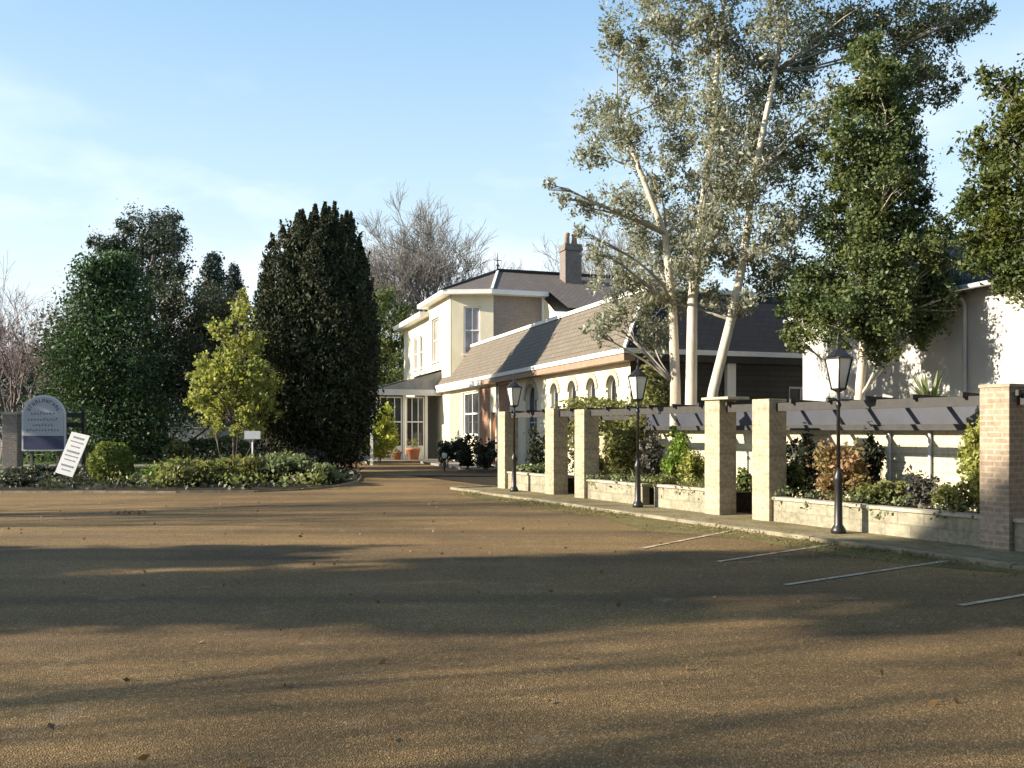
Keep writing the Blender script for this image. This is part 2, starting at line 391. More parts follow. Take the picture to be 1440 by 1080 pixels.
M = dict(
    tarmac=tarmac(),
    ground=earth('ground_earth', [(0.3, (0.035, 0.042, 0.018)), (0.55, (0.055, 0.06, 0.026)), (0.75, (0.09, 0.075, 0.04))]),
    lawn=earth('lawn_grass', [(0.3, (0.040, 0.065, 0.016)), (0.55, (0.065, 0.09, 0.025)), (0.75, (0.10, 0.12, 0.04))], 0.7, 18),
    verge=earth('mossy_verge', [(0.3, (0.10, 0.085, 0.035)), (0.5, (0.16, 0.13, 0.05)), (0.75, (0.22, 0.18, 0.085))], 1.6, 22),
    mossy=earth('mossy_path', [(0.3, (0.11, 0.095, 0.045)), (0.5, (0.20, 0.165, 0.085)), (0.75, (0.30, 0.25, 0.16))], 1.1, 16),
    mosskerb=plain('mossy_kerb_stone', (0.27, 0.23, 0.15), 0.95, 0.35, 4, dirt=0.7),
    soil=earth('bed_soil', [(0.3, (0.02, 0.016, 0.011)), (0.6, (0.04, 0.031, 0.02)), (0.8, (0.065, 0.05, 0.033))], 3),
    kerb=plain('kerb_stone', (0.34, 0.30, 0.24), 0.9, 0.2, 5, dirt=0.6),
    paving=plain('terrace_paving', (0.24, 0.21, 0.18), 0.9, 0.2, 3, dirt=0.5),
    line=earth('worn_road_paint', [(0.34, (0.27, 0.19, 0.10)), (0.55, (0.58, 0.48, 0.34)), (0.75, (0.70, 0.61, 0.45))], 5, 60),
    buff=brick('buff_brick', (0.30, 0.235, 0.145), (0.50, 0.415, 0.28), (0.39, 0.345, 0.265), stain=0.55),
    tanbrick=brick('brown_buff_brick', (0.25, 0.18, 0.12), (0.39, 0.295, 0.20), (0.40, 0.35, 0.29), stain=0.4),
    cap=plain('concrete_cap', (0.42, 0.38, 0.29), 0.9, 0.15, 6, dirt=0.5),
    planter=brick('cream_stone_block', (0.25, 0.225, 0.155), (0.35, 0.315, 0.225), (0.20, 0.18, 0.125), 0.44, 0.22, 0.014, 0.85),
    whitebrick=brick('white_painted_brick', (0.50, 0.44, 0.30), (0.56, 0.50, 0.35), (0.37, 0.32, 0.22), 0.6, 0.15, 0.012, 0.15, 0.7),
    timber=plain('black_stained_timber', (0.028, 0.025, 0.022), 0.65, 0.3, 8),
    board=plain('blue_grey_board', (0.034, 0.038, 0.052), 0.5, 0.15, 3, dirt=0.3),
    iron=plain('black_cast_iron', (0.015, 0.014, 0.014), 0.4, 0.2, 10),
    lampglass=plain('milky_lamp_glass', (0.60, 0.60, 0.55), 0.25, 0.06, 5),
    render=plain('cream_render', (0.72, 0.65, 0.47), 0.8, 0.07, 1.2, dirt=0.25),
    whiterender=plain('white_render', (0.82, 0.80, 0.76), 0.75, 0.04, 1.2, dirt=0.22),
    greybrick=brick('grey_brown_brick', (0.20, 0.165, 0.14), (0.27, 0.225, 0.19), (0.30, 0.27, 0.23), stain=0.3),
    chimbrick=brick('sooty_brown_brick', (0.15, 0.12, 0.105), (0.205, 0.17, 0.15), (0.21, 0.185, 0.165), stain=0.4),
    darkwall=brick('dark_weathered_boarding', (0.045, 0.042, 0.033), (0.062, 0.057, 0.045), (0.02, 0.018, 0.015), 3.0, 0.16, 0.012, 0.3),
    redbrick=brick('brown_red_brick', (0.27, 0.13, 0.07), (0.36, 0.18, 0.10), (0.3, 0.25, 0.2)),
    roof=tiles('brown_roof_tiles', (0.135, 0.110, 0.080), (0.172, 0.140, 0.102), (0.118, 0.104, 0.072)),
    slate=tiles('grey_brown_slates', (0.12, 0.10, 0.085), (0.155, 0.13, 0.11), (0.115, 0.085, 0.068)),
    darkroof=tiles('dark_slates', (0.020, 0.019, 0.020), (0.029, 0.027, 0.028), (0.024, 0.024, 0.022)),
    lead=plain('grey_lead', (0.22, 0.22, 0.22), 0.55, 0.2, 3),
    white=plain('white_paint', (0.78, 0.76, 0.70), 0.5, 0.04, 3, dirt=0.1),
    greypaint=plain('grey_white_paint', (0.50, 0.50, 0.50), 0.5, 0.08, 3, dirt=0.15),
    shadetone=plain('grey_green_shade_tone', (0.30, 0.31, 0.25), 0.6, 0.1, 3, dirt=0.2),
    glass=glass('window_glass'),
    netted=plain('net_curtain_glass', (0.33, 0.31, 0.33), 0.15, 0.25, 2.5),
    door=plain('brown_varnished_wood', (0.26, 0.115, 0.04), 0.45, 0.2, 6),
    brownfascia=plain('brown_stained_fascia', (0.30, 0.20, 0.14), 0.6, 0.15, 5),
    pot=plain('terracotta', (0.42, 0.17, 0.085), 0.8, 0.15, 8),
    potgrey=plain('chimney_pot_clay', (0.30, 0.22, 0.17), 0.85, 0.2, 6),
    signwhite=plain('sign_pale_panel', (0.38, 0.40, 0.42), 0.5, 0.06, 4),
    signtrim=plain('sign_trim', (0.55, 0.56, 0.56), 0.5, 0.06, 4),
    signnavy=plain('sign_navy', (0.035, 0.042, 0.095), 0.45, 0.12, 4),
    signink=plain('sign_dark_lettering', (0.07, 0.07, 0.10), 0.5, 0.1, 4),
    boardwhite=plain('white_board_paint', (0.80, 0.79, 0.76), 0.5, 0.04, 5),
    ink=plain('grey_lettering', (0.36, 0.36, 0.39), 0.6, 0.1, 8),
    fence=plain('weathered_grey_wall', (0.26, 0.26, 0.26), 0.85, 0.15, 3, dirt=0.3),
    hill=earth('hill_grass', [(0.3, (0.05, 0.07, 0.05)), (0.6, (0.07, 0.09, 0.06)), (0.8, (0.09, 0.1, 0.07))], 0.05, 0.4),
    # bark and leaves
    gumbark=bark('pale_gum_bark', (0.42, 0.36, 0.27), (0.62, 0.56, 0.45), 3.5),
    bark=bark('brown_bark', (0.07, 0.055, 0.04), (0.16, 0.13, 0.10)),
    greybark=bark('grey_twig_bark', (0.13, 0.12, 0.11), (0.25, 0.23, 0.21), 3),
    greybark2=bark('grey_gum_limbs', (0.20, 0.18, 0.15), (0.42, 0.38, 0.31), 3),
    purplebark=bark('purple_brown_twigs', (0.14, 0.095, 0.095), (0.22, 0.165, 0.16), 3),
    gum=leaf('gum_leaves', (0.20, 0.21, 0.16), (0.44, 0.44, 0.37), (0.19, 0.20, 0.13), 0.38, 0.4),
    gumdark=leaf('gum_leaves_green', (0.10, 0.12, 0.065), (0.26, 0.27, 0.17), (0.09, 0.11, 0.045), 0.32, 0.45),
    ivy=leaf('dark_evergreen_leaves', (0.055, 0.085, 0.035), (0.125, 0.165, 0.065), (0.13, 0.15, 0.045), 0.32, 0.5),
    rightleaf=leaf('glossy_green_leaves', (0.035, 0.055, 0.014), (0.09, 0.12, 0.03), (0.12, 0.13, 0.02), 0.3),
    yew=leaf('yew_needles', (0.020, 0.030, 0.014), (0.046, 0.062, 0.028), (0.050, 0.050, 0.024), 0.12, 0.8),
    fir=leaf('fir_needles', (0.035, 0.072, 0.026), (0.075, 0.14, 0.045), (0.03, 0.05, 0.025), 0.25, 0.6),
    pine=leaf('pine_needles', (0.035, 0.05, 0.038), (0.065, 0.085, 0.06), None, 0.15, 0.6),
    bluefir=leaf('blue_green_needles', (0.035, 0.055, 0.048), (0.06, 0.085, 0.07), None, 0.15, 0.6),
    lime=leaf('yellow_green_leaves', (0.22, 0.25, 0.05), (0.50, 0.50, 0.17), (0.20, 0.22, 0.05), 0.4),
    gold=leaf('golden_variegated_leaves', (0.30, 0.33, 0.04), (0.55, 0.56, 0.14), (0.2, 0.26, 0.04), 0.35),
    olive=leaf('olive_leaves', (0.11, 0.125, 0.038), (0.27, 0.28, 0.10), (0.16, 0.145, 0.05), 0.35),
    pale=leaf('pale_grey_green_leaves', (0.13, 0.16, 0.075), (0.27, 0.30, 0.15), (0.1, 0.13, 0.05), 0.3),
    box=leaf('clipped_green_leaves', (0.09, 0.12, 0.02), (0.20, 0.235, 0.05), None, 0.3),
    bright=leaf('bright_green_leaves', (0.10, 0.17, 0.02), (0.22, 0.32, 0.05), None, 0.35),
    red=leaf('russet_leaves', (0.22, 0.12, 0.055), (0.42, 0.29, 0.16), (0.17, 0.17, 0.06), 0.35),
    dull=leaf('dull_purple_green_leaves', (0.05, 0.052, 0.04), (0.11, 0.11, 0.085), (0.08, 0.06, 0.055), 0.2),
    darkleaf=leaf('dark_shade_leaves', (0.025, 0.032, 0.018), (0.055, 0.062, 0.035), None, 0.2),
    cover=leaf('ground_cover_leaves', (0.03, 0.036, 0.018), (0.11, 0.12, 0.07), (0.045, 0.05, 0.03), 0.2),
    coverbright=leaf('pale_ground_cover_leaves', (0.11, 0.14, 0.03), (0.26, 0.29, 0.10), (0.14, 0.12, 0.05), 0.3),
    hedge=leaf('hedge_leaves', (0.06, 0.085, 0.025), (0.14, 0.165, 0.05), None, 0.25),
    hedge2=leaf('mid_dark_evergreen_leaves', (0.03, 0.042, 0.02), (0.075, 0.09, 0.04), (0.06, 0.055, 0.03), 0.2),
    grass=leaf('grass_blades', (0.13, 0.12, 0.04), (0.26, 0.22, 0.09), None, 0.3),
    farwood=leaf('far_wood_leaves', (0.045, 0.055, 0.035), (0.09, 0.10, 0.06), (0.09, 0.075, 0.06), 0.15),
    deadleaf=leaf('fallen_leaves', (0.14, 0.075, 0.03), (0.30, 0.19, 0.09), None, 0.2),
)

# ------------------------------------------------------------------ foliage helpers
def leaves(name, c, size, mat, parent=None, off=(0, 0, 0), aspect=0.55, droop=0.0, nrm=None, nw=0.0):
    """c (n,3): one diamond-shaped leaf at each point, all in one mesh"""
    n = len(c)
    c = np.asarray(c, float) - np.array(off, float)
    a = RNG.normal(size=(n, 3)); a[:, 2] -= droop; a /= np.linalg.norm(a, axis=1, keepdims=True) + 1e-9
    q = RNG.normal(size=(n, 3))
    b = np.cross(a, q); b /= np.linalg.norm(b, axis=1, keepdims=True) + 1e-9
    s = size * (0.45 + 1.15 * RNG.random((n, 1)) ** 1.3)
    hook = np.cross(a, b) * s * (RNG.random((n, 1)) - 0.5) * 0.35
    v = np.empty((n, 4, 3))
    v[:, 0] = c - a * s * 0.5; v[:, 1] = c + b * s * aspect * 0.5 + hook; v[:, 2] = c + a * s * 0.5; v[:, 3] = c - b * s * aspect * 0.5 + hook
    me = bpy.data.meshes.new(name)
    me.vertices.add(n * 4); me.vertices.foreach_set('co', v.reshape(-1))
    me.loops.add(n * 4); me.loops.foreach_set('vertex_index', np.arange(n * 4, dtype=np.int32))
    me.polygons.add(n); me.polygons.foreach_set('loop_start', np.arange(0, n * 4, 4, dtype=np.int32))
    me.polygons.foreach_set('loop_total', np.full(n, 4, dtype=np.int32))
    me.materials.append(mat)
    me.update(calc_edges=True); me.validate()
    o = bpy.data.objects.new(name, me); COL.objects.link(o)
    if parent is not None: o.parent = parent
    return o

def ball(n, shell=0.5):
    p = RNG.normal(size=(n, 3)); p /= np.linalg.norm(p, axis=1, keepdims=True)
    return p * (RNG.random((n, 1)) ** shell)

def clump(center, r, n, sub=14, sig=0.2, squash=(1, 1, 1)):
    """leaf positions in a ragged clump: sub-clumps spread in a ball"""
    cs = ball(sub, 0.45) * r
    idx = RNG.integers(0, sub, n)
    w = (0.6 + 0.9 * RNG.random(sub))[idx][:, None]
    p = cs[idx] + RNG.normal(size=(n, 3)) * r * sig * w
    return p * np.array(squash) + np.array(center)

def limb(mb, p, q, r0, r1, n=6, bend=0.12, seg=5, sides=6):
    p = Vector(p); q = Vector(q); L = (q - p).length
    pts = []; off = Vector((rnd.uniform(-1, 1), rnd.uniform(-1, 1), rnd.uniform(-0.2, 0.7))) * L * bend
    for i in range(seg + 1):
        t = i / seg
        pts.append(p.lerp(q, t) + off * math.sin(math.pi * t) + Vector((rnd.uniform(-1, 1), rnd.uniform(-1, 1), rnd.uniform(-1, 1))) * L * 0.012 * (0 < i < seg))
    mb.tube(pts, [r0 + (r1 - r0) * (i / seg) for i in range(seg + 1)], sides)
    return pts

def grow(mb, p, d, L, r, depth, spread=0.6, kids=3, up=0.12, ratio=0.72, minr=0.006, sides=5):
    """bare branching crown"""
    seg = 3; pts = [p]; q = p.copy(); dd = d.copy()
    for i in range(seg):
        dd = (dd + Vector((rnd.uniform(-1, 1), rnd.uniform(-1, 1), rnd.uniform(-1, 1))) * 0.13 + Vector((0, 0, up * 0.4))).normalized()
        q = q + dd * (L / seg); pts.append(q.copy())
    r1 = max(r * 0.62, minr)
    mb.tube(pts, [r + (r1 - r) * i / seg for i in range(seg + 1)], max(3, sides), cap=False)
    if depth == 0: return
    for k in range(kids + (rnd.random() < 0.4)):
        t = rnd.uniform(0.45, 1.0) if k else 1.0
        base = pts[0].lerp(pts[-1], t) if t < 1 else pts[-1]
        nd = (dd + Vector((rnd.gauss(0, 1), rnd.gauss(0, 1), rnd.gauss(0, 0.7))) * spread + Vector((0, 0, up))).normalized()
        grow(mb, base, nd, L * ratio * rnd.uniform(0.75, 1.2), max(r1 * 0.8, minr), depth - 1, spread, kids, up, ratio, minr, sides - 1)

def shrub(name, x, y, rx, h, n, size, mat, label, cat='shrub', group=None, ry=None, z0=0.0, stems=5, sub=26, sig=0.17, low=0.12, aspect=0.6, stemmat=None):
    root = empty(name, (x, y, z0), label=label, cat=cat, group=group)
    ry = ry or rx
    pts = clump((0, 0, 0), 1.0, n, sub, sig)
    pts[:, 2] = np.clip(pts[:, 2], -1, None)
    pts = pts * np.array((rx * 0.86, ry * 0.86, h * 0.45)) + np.array((0, 0, h * (0.5 + low * 0.5)))
    pts[:, 2] = np.maximum(pts[:, 2], 0.03)
    leaves('foliage', pts, size, mat, root, aspect=aspect)
    mb = MB()
    for i in range(stems):
        a = rnd.uniform(0, 6.28); t = rnd.uniform(0.2, 0.6)
        limb(mb, (rnd.uniform(-.06, .06), rnd.uniform(-.06, .06), 0), (math.cos(a) * rx * t, math.sin(a) * ry * t, h * rnd.uniform(0.45, 0.8)), 0.02, 0.006, seg=3, sides=5)
    mb.build('stem', stemmat or M['bark'], root)
    return root

def blob_tree(name, base, blobs, trunk_pts, trunk_r, n, size, leafmat, barkmat, label, limbmat=None, cat='tree', group=None, depth_spread=0.8, sub=14, sig=0.2,
              limbs=True, aspect=0.5, droop=0.0, extra_trunks=(), squash=(1, 1, 1), leafmat2=None, split=None):
    """tree with a trunk, limbs reaching into every leaf clump, and ragged clumps; blobs = (x, y, z, r)"""
    root = empty(name, base, label=label, cat=cat, group=group)
    b = Vector(base)
    def rel(p): return Vector(p) - b
    t = MB()
    tp = [rel(p) for p in trunk_pts]
    k = len(tp)
    t.tube(tp, [trunk_r * (1.15 if i == 0 else 1 - 0.75 * i / (k - 1)) for i in range(k)], 9)
    allpts = [(q, trunk_r * (1 - 0.75 * i / (k - 1))) for i, q in enumerate(tp)]
    t.build('trunk', barkmat, root)
    for ex, er in extra_trunks:
        e = MB(); ep = [rel(p) for p in ex]; kk = len(ep)
        e.tube(ep, [er * (1.15 if i == 0 else 1 - 0.7 * i / (kk - 1)) for i in range(kk)], 9)
        e.build('trunk', barkmat, root)
        allpts += [(q, er * (1 - 0.7 * i / (kk - 1))) for i, q in enumerate(ep)]
    vol = sum(r ** 2 for *_, r in blobs)
    lm = MB(); P1 = []; P2 = []
    for (x, y, z, r) in blobs:
        c = rel((x, y, z))
        if limbs:
            best = min(allpts, key=lambda a: (a[0] - c).length + (3 if a[0].z > c.z - 0.2 else 0))
            pts = limb(lm, best[0], c, min(best[1] * 0.55, 0.016 + 0.013 * (best[0] - c).length), 0.009, seg=5, sides=5)
            for j in range(9):
                e = c + Vector(ball(1)[0]) * r
                limb(lm, pts[rnd.choice((3, 4, 5))], e, 0.014, 0.004, seg=3, sides=4)
        m = int(n * r * r / vol)
        pts = clump(c, r, m, sub, sig, (1, 1, 1))
        (P2 if (split and split(x, y, z)) else P1).append(pts)
    if limbs: lm.build('limbs', limbmat or barkmat, root)
    leaves('crown', np.concatenate(P1), size, leafmat, root, aspect=aspect, droop=droop)
    if P2: leaves('crown', np.concatenate(P2), size, leafmat2, root, aspect=aspect, droop=droop)
    return root

# ------------------------------------------------------------------ ground, driveway, lawn, beds
PGO = Vector((6.5, 11.75, 0)); PGA = math.atan2(0.475, 0.881)
PE = Vector((math.cos(PGA), math.sin(PGA), 0)); PU = Vector((-math.sin(PGA), math.cos(PGA), 0))
def PW(k, u, z=0.0):
    """pergola frame: u metres along the row away from the nearest pillar, k metres behind it"""
    return PGO + PE * k + PU * u + Vector((0, 0, z))
def PX(x, k):
    """u at which the line k behind the row is seen at photo column x"""
    r = (x - 720.0) / F_PX; o = PGO + PE * k
    return (o.x - r * o.y) / (r * PU.y - PU.x)

def sheet(name, pts, z, mat, kind='structure'):
    mb = MB(); mb.quad([(p[0], p[1], z) for p in pts])
    return tag(mb.build(name, mat), kind=kind)
def kerb_line(name, pts, w, h, mat):
    mb = MB()
    for a, b in zip(pts[:-1], pts[1:]):
        a = Vector((a[0], a[1], 0)); b = Vector((b[0], b[1], 0)); L = (b - a).length; n = max(1, int(L / 0.9))
        for i in range(n):
            p = a.lerp(b, i / n); q = a.lerp(b, (i + 0.985) / n)
            dz = rnd.uniform(-0.008, 0.008)
            mb.bar(p + Vector((0, 0, h / 2 + dz)), q + Vector((0, 0, h / 2 + dz)), w, h)
    return tag(mb.build(name, mat), kind='structure')

g = MB(); g.quad([(-900, -300, 0), (900, -300, 0), (900, 1600, 0), (-900, 1600, 0)])
tag(g.build('ground', M['ground']), kind='structure')
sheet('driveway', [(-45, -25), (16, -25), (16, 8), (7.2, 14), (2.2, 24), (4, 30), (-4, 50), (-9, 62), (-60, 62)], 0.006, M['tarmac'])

bedfront = [(-45, 22.9), (-30, 22.7), (-13, 22.75), (-8.5, 22.6), (-6.6, 22.85), (-5.6, 23.6), (-4.95, 25.0), (-4.8, 27.5), (-5.2, 30.5), (-6.0, 34), (-7.2, 37)]
tag(MB().slab(bedfront + [(-12, 37), (-14, 29.3), (-45, 29.3)], 0.0, 0.07, ).build('planting_bed', M['soil']), kind='structure')
kerb_line('bed_kerb', bedfront, 0.10, 0.06, M['mosskerb'])
sheet('lawn', [(-60, 29.3), (-14, 29.3), (-12, 37), (-9.5, 44), (-12, 60), (-90, 90)], 0.03, M['lawn'])
tag(MB().slab([(-60, 39.0), (-13.5, 39.0), (-13.5, 40.2), (-60, 40.2)], 0, 0.045).build('garden_path', M['paving']), kind='structure')

foot = [PW(-1.30, -4), PW(-1.30, 2), PW(-1.30, 8), PW(-1.25, 14.6), PW(0.5, 14.6), PW(0.5, -4)]
tag(MB().slab([(p.x, p.y) for p in foot], 0, 0.04).build('footpath', M['mossy']), kind='structure')
kerb_line('footpath_kerb', [PW(-1.37, -4), PW(-1.37, 2), PW(-1.37, 8), PW(-1.32, 14.67), PW(0.0, 14.67)], 0.13, 0.06, M['mosskerb'])
vg = [(-1.45, -1.6), (-2.1, -0.4), (-2.3, 1.2), (-2.15, 2.6), (-2.75, 4.0), (-2.4, 5.6), (-2.0, 6.4), (-2.3, 8.2), (-2.0, 9.6), (-2.3, 11.0), (-1.9, 12.6), (-1.45, 13.6)]
vgw = [PW(*p) for p in vg] 
sheet('grass_verge', [(p.x, p.y) for p in reversed(vgw)], 0.010, M['verge'])
gs = []
for i in range(6500):
    u = rnd.uniform(-1.4, 13.3); k = -1.32 - abs(rnd.gauss(0, 0.42))
    if math.sin(u * 2.1) + math.sin(u * 0.83 + 1) < rnd.uniform(-1.2, 1.0): continue
    p = PW(k, u); gs.append((p.x, p.y, rnd.uniform(0.015, 0.05)))
tag(leaves('verge_grass', gs, 0.045, M['grass'], aspect=0.3), label='short mossy grass along the footpath kerb', cat='grass', kind='stuff')
fl = [PW(0.3, -4), PW(9.5, -4), PW(9.5, 15), PW(0.3, 22)]
sheet('garden_ground', [(p.x, p.y) for p in fl], 0.022, M['soil'])

for (a, b) in (((1040, 745), (905, 772)), ((1168, 767), (1010, 791)), ((1332, 790), (1105, 824)), ((1448, 837), (1350, 853))):
    A, B = G(*a), G(*b); d = (B - A).normalized(); n = Vector((-d.y, d.x, 0)) * 0.034
    sheet('parking_line', [A + n, B + n, B - n, A - n], 0.014, M['line'])
# fallen leaves, chips and litter scattered on the tarmac
dl = [(rnd.uniform(-9, 7), rnd.uniform(3.6, 21), 0.022) for i in range(420)]
dl += [(G(182, 723).x + rnd.gauss(0, .16), G(182, 723).y + rnd.gauss(0, .12), rnd.uniform(.02, .06)) for i in range(90)]
tag(leaves('fallen_leaves', dl, 0.045, M['deadleaf'], aspect=0.6), label='fallen brown leaves scattered over the tarmac', cat='leaves', kind='stuff')

# ------------------------------------------------------------------ the house
HA = math.atan2(0.315, 0.949)
HO = Vector((0.4, 33.5, 0))
HE = Vector((math.cos(HA), math.sin(HA), 0)); HU = Vector((-math.sin(HA), math.cos(HA), 0))
def HW(k, u, z=0.0): return HO + HE * k + HU * u + Vector((0, 0, z))
house = empty('house', HO, HA, label='large cream two-storey house with bay, chimney and long brown-tiled arcade wing', cat='house')

def wall(mb, o, s, inn, L, H, holes, d=0.16, mi=0, mr=None):
    """wall sheet with real openings and reveals"""
    o = Vector(o); s = Vector(s); inn = Vector(inn); mr = mi if mr is None else mr
    pt = lambda a, z, dep=0.0: tuple(o + s * a + inn * dep + Vector((0, 0, z)))
    ss = sorted({0.0, L, *[h[0] for h in holes], *[h[1] for h in holes]}); zs = sorted({0.0, H, *[h[2] for h in holes], *[h[3] for h in holes]})
    for a0, a1 in zip(ss[:-1], ss[1:]):
        for z0, z1 in zip(zs[:-1], zs[1:]):
            am, zm = (a0 + a1) / 2, (z0 + z1) / 2
            if any(h[0] < am < h[1] and h[2] < zm < h[3] for h in holes): continue
            mb.quad([pt(a0, z0), pt(a1, z0), pt(a1, z1), pt(a0, z1)], mi)
    for h in holes:
        a0, a1, z0, z1 = h[:4]; arch = len(h) > 4 and h[4]
        if not arch:
            ring = [(a0, z0), (a1, z0), (a1, z1), (a0, z1)]
        else:
            r = (a1 - a0) / 2; c = (a0 + a1) / 2; zc = z1 - r; n = 10
            arc = [(c + r * math.cos(math.pi * i / n), zc + r * math.sin(math.pi * i / n)) for i in range(n + 1)]
            ring = [(a0, z0), (a1, z0)] + arc
            for i in range(n):                       # spandrels
                (x0, y0), (x1, y1) = arc[i], arc[i + 1]
                mb.quad([pt(x0, y0), pt(x0, z1), pt(x1, z1), pt(x1, y1)], mi)
        for (x0, y0), (x1, y1) in zip(ring, ring[1:] + ring[:1]):
            if abs(x0 - x1) + abs(y0 - y1) < 1e-6: continue
            mb.quad([pt(x0, y0), pt(x1, y1), pt(x1, y1, d), pt(x0, y0, d)], mr)

def window(parent, o, s, inn, h, d=0.13, fm=None, pm=None, t=0.06, vbars=1, hbars=1, sill=True, name='window'):
    o = Vector(o); s = Vector(s); inn = Vector(inn); a0, a1, z0, z1 = h[:4]; arch = len(h) > 4 and h[4]
    pt = lambda a, z, dep=d: o + s * a + inn * dep + Vector((0, 0, z))
    fm = fm or M['white']; pm = pm or M['glass']
    f = MB(); zc = z1 - (a1 - a0) / 2 if arch else z1
    f.bar(pt(a0 + t/2, z0), pt(a0 + t/2, zc), t, t); f.bar(pt(a1 - t/2, z0), pt(a1 - t/2, zc), t, t)
    f.bar(pt(a0 + t, z0 + t/2), pt(a1 - t, z0 + t/2), t, t)
    if arch:
        r = (a1 - a0) / 2 - t / 2; c = (a0 + a1) / 2
        q = [pt(c + r * math.cos(math.pi * i / 8), zc + r * math.sin(math.pi * i / 8)) for i in range(9)]
        for i in range(8): f.bar(q[i], q[i + 1], t, t)
    else: f.bar(pt(a0 + t, z1 - t/2), pt(a1 - t, z1 - t/2), t, t)
    for i in range(1, vbars + 1):
        a = a0 + (a1 - a0) * i / (vbars + 1); f.bar(pt(a, z0 + t, d + 0.012), pt(a, z1 - t, d + 0.012), t * 0.7, t * 0.6)
    for i in range(1, hbars + 1):
        z = z0 + (zc - z0) * i / (hbars + 1); f.bar(pt(a0 + t, z, d + 0.004), pt(a1 - t, z, d + 0.004), t * 0.8, t * 0.8)
    w = f.build(name, fm, parent)
    p = MB(); dd = d + 0.035
    if arch:
        r = (a1 - a0) / 2; c = (a0 + a1) / 2
        p.quad([pt(a0, z0, dd), pt(a1, z0, dd)] + [pt(c + r * math.cos(math.pi * i / 10), zc + r * math.sin(math.pi * i / 10), dd) for i in range(11)])
    else: p.quad([pt(a0, z0, dd), pt(a1, z0, dd), pt(a1, z1, dd), pt(a0, z1, dd)])
    p.build('pane', pm, w)
    if sill:
        q = MB(); q.bar(pt(a0 - 0.06, z0 - 0.04, -0.03), pt(a1 + 0.06, z0 - 0.04, -0.03), 0.16, 0.07); q.build('sill', M['white'], w)
    return w

U = Vector((0, 1, 0)); K = Vector((1, 0, 0))
# --- long single-storey wing C with mansard roof
CN, CF, CH, CT = -9.2, 12.4, 3.72, 5.72     # near end, far end, eave, top
mb = MB()
arches = [(u - 0.33 - CN, u + 0.33 - CN, 1.0, 3.2, True) for u in (-8.0, -6.5, -4.95, -3.35)] + [(-1.55 - CN, -0.35 - CN, 0.25, 3.3, True)]
lowwin = [(6.0 - CN, 8.6 - CN, 1.35, 3.35), (3.1 - CN, 4.1 - CN, 0.15, 2.35)]
wall(mb, (0, CN, 0), U, K, CF - CN, CH, arches + lowwin, 0.18)
mb.quad([(0, CF, 0), (8, CF, 0), (8, CF, CH), (0, CF, CH)])
mb.build('arcade_wall', M['render'], house)
for h in arches: window(house, (0, CN, 0), U, K, h, 0.14, M['greypaint'], t=0.05, vbars=1, hbars=2, name='arched_window')
window(house, (0, CN, 0), U, K, lowwin[0], 0.12, t=0.09, vbars=1, hbars=1)
dr = MB(); dr.box(0.1, 0.15, 3.1, 4.1, 0.15, 2.35)
for zz in (0.3, 1.3):
    for uu in (3.2, 3.65): dr.box(0.085, 0.1, uu, uu + 0.36, zz, zz + 0.85)
d_ = dr.build('door', M['door'], house); MB().tube([(0.02, 3.18, 1.15), (0.085, 3.18, 1.15)], 0.025, 8).build('handle', M['iron'], d_)
# keystone rings round the arches
for h in arches:
    rg = MB()
    c = CN + (h[0] + h[1]) / 2; r = (h[1] - h[0]) / 2 + 0.09; zc = h[3] - (h[1] - h[0]) / 2
    q = [Vector((-0.02, c + r * math.cos(math.pi * i / 12), zc + r * math.sin(math.pi * i / 12))) for i in range(13)]
    for i in range(12): rg.bar(q[i], q[i + 1], 0.05, 0.16)
    rg.build('arch_moulding', M['cap'], house)
# brick corner by the entrance: skin standing just proud of the render
for ua, ub in ((4.25, 5.75), (1.6, 2.95)): MB().box(-0.02, 0.0, ua, ub, 0, 3.45).build('brick_panel', M['redbrick'], house)
mb = MB(); mb.box(-0.012, 0.0, 9.0, 12.2, 0.0, 3.4); mb.build('shade_tone_panel', M['shadetone'], house)  # panel over the render; its grey-green colour stands in for shade on the wall
# near (m) face: dark boarding
mb = MB()
wall(mb, (0, CN, 0), K, U, 9.0, CH, [(5.2, 6.6, 1.2, 2.9)], 0.12)
mb.quad([(9, CN, 0), (9, CF, 0), (9, CF, CH), (9, CN, CH)])
mb.build('end_wall', M['darkwall'], house)
window(house, (0, CN, 0), K, U, (5.2, 6.6, 1.2, 2.9), 0.08, M['greypaint'], vbars=2, hbars=0)
mb = MB(); mb.box(3.0, 3.28, CN - 0.16, CN - 0.002, 0, 3.55); mb.build('pilaster', M['white'], house)
# mansard roof
ov = 0.34; ins = 1.0
e0, e1 = CN - ov, CF + ov
mb = MB()
mb.quad([(-ov, e0, CH + .1), (-ov, e1, CH + .1), (ins, e1 - 1.3, CT), (ins, e0 + 1.3, CT)])
mb.quad([(ins, e1 - 1.3, CT), (-ov, e1, CH + .1), (9 + ov, e1, CH + .1), (9 - ins, e1 - 1.3, CT)])
mb.quad([(9 + ov, e0, CH + .1), (9 + ov, e1, CH + .1), (9 - ins, e1 - 1.3, CT), (9 - ins, e0 + 1.3, CT)])
mb.build('roof', M['roof'], house)
mb = MB(); mb.quad([(-ov, e0, CH + .1), (9 + ov, e0, CH + .1), (9 - ins, e0 + 1.3, CT), (ins, e0 + 1.3, CT)]); mb.build('end_roof', M['darkroof'], house)  # near slope of the same roof, its shade put into darker tiles
mb = MB(); mb.quad([(ins, e0 + 1.3, CT), (ins, e1 - 1.3, CT), (9 - ins, e1 - 1.3, CT), (9 - ins, e0 + 1.3, CT)]); mb.build('flat_roof', M['lead'], house)
mb = MB()
mb.bar((ins, e0 + 1.2, CT + .03), (ins, e1 - 1.2, CT + .03), 0.16, 0.13)
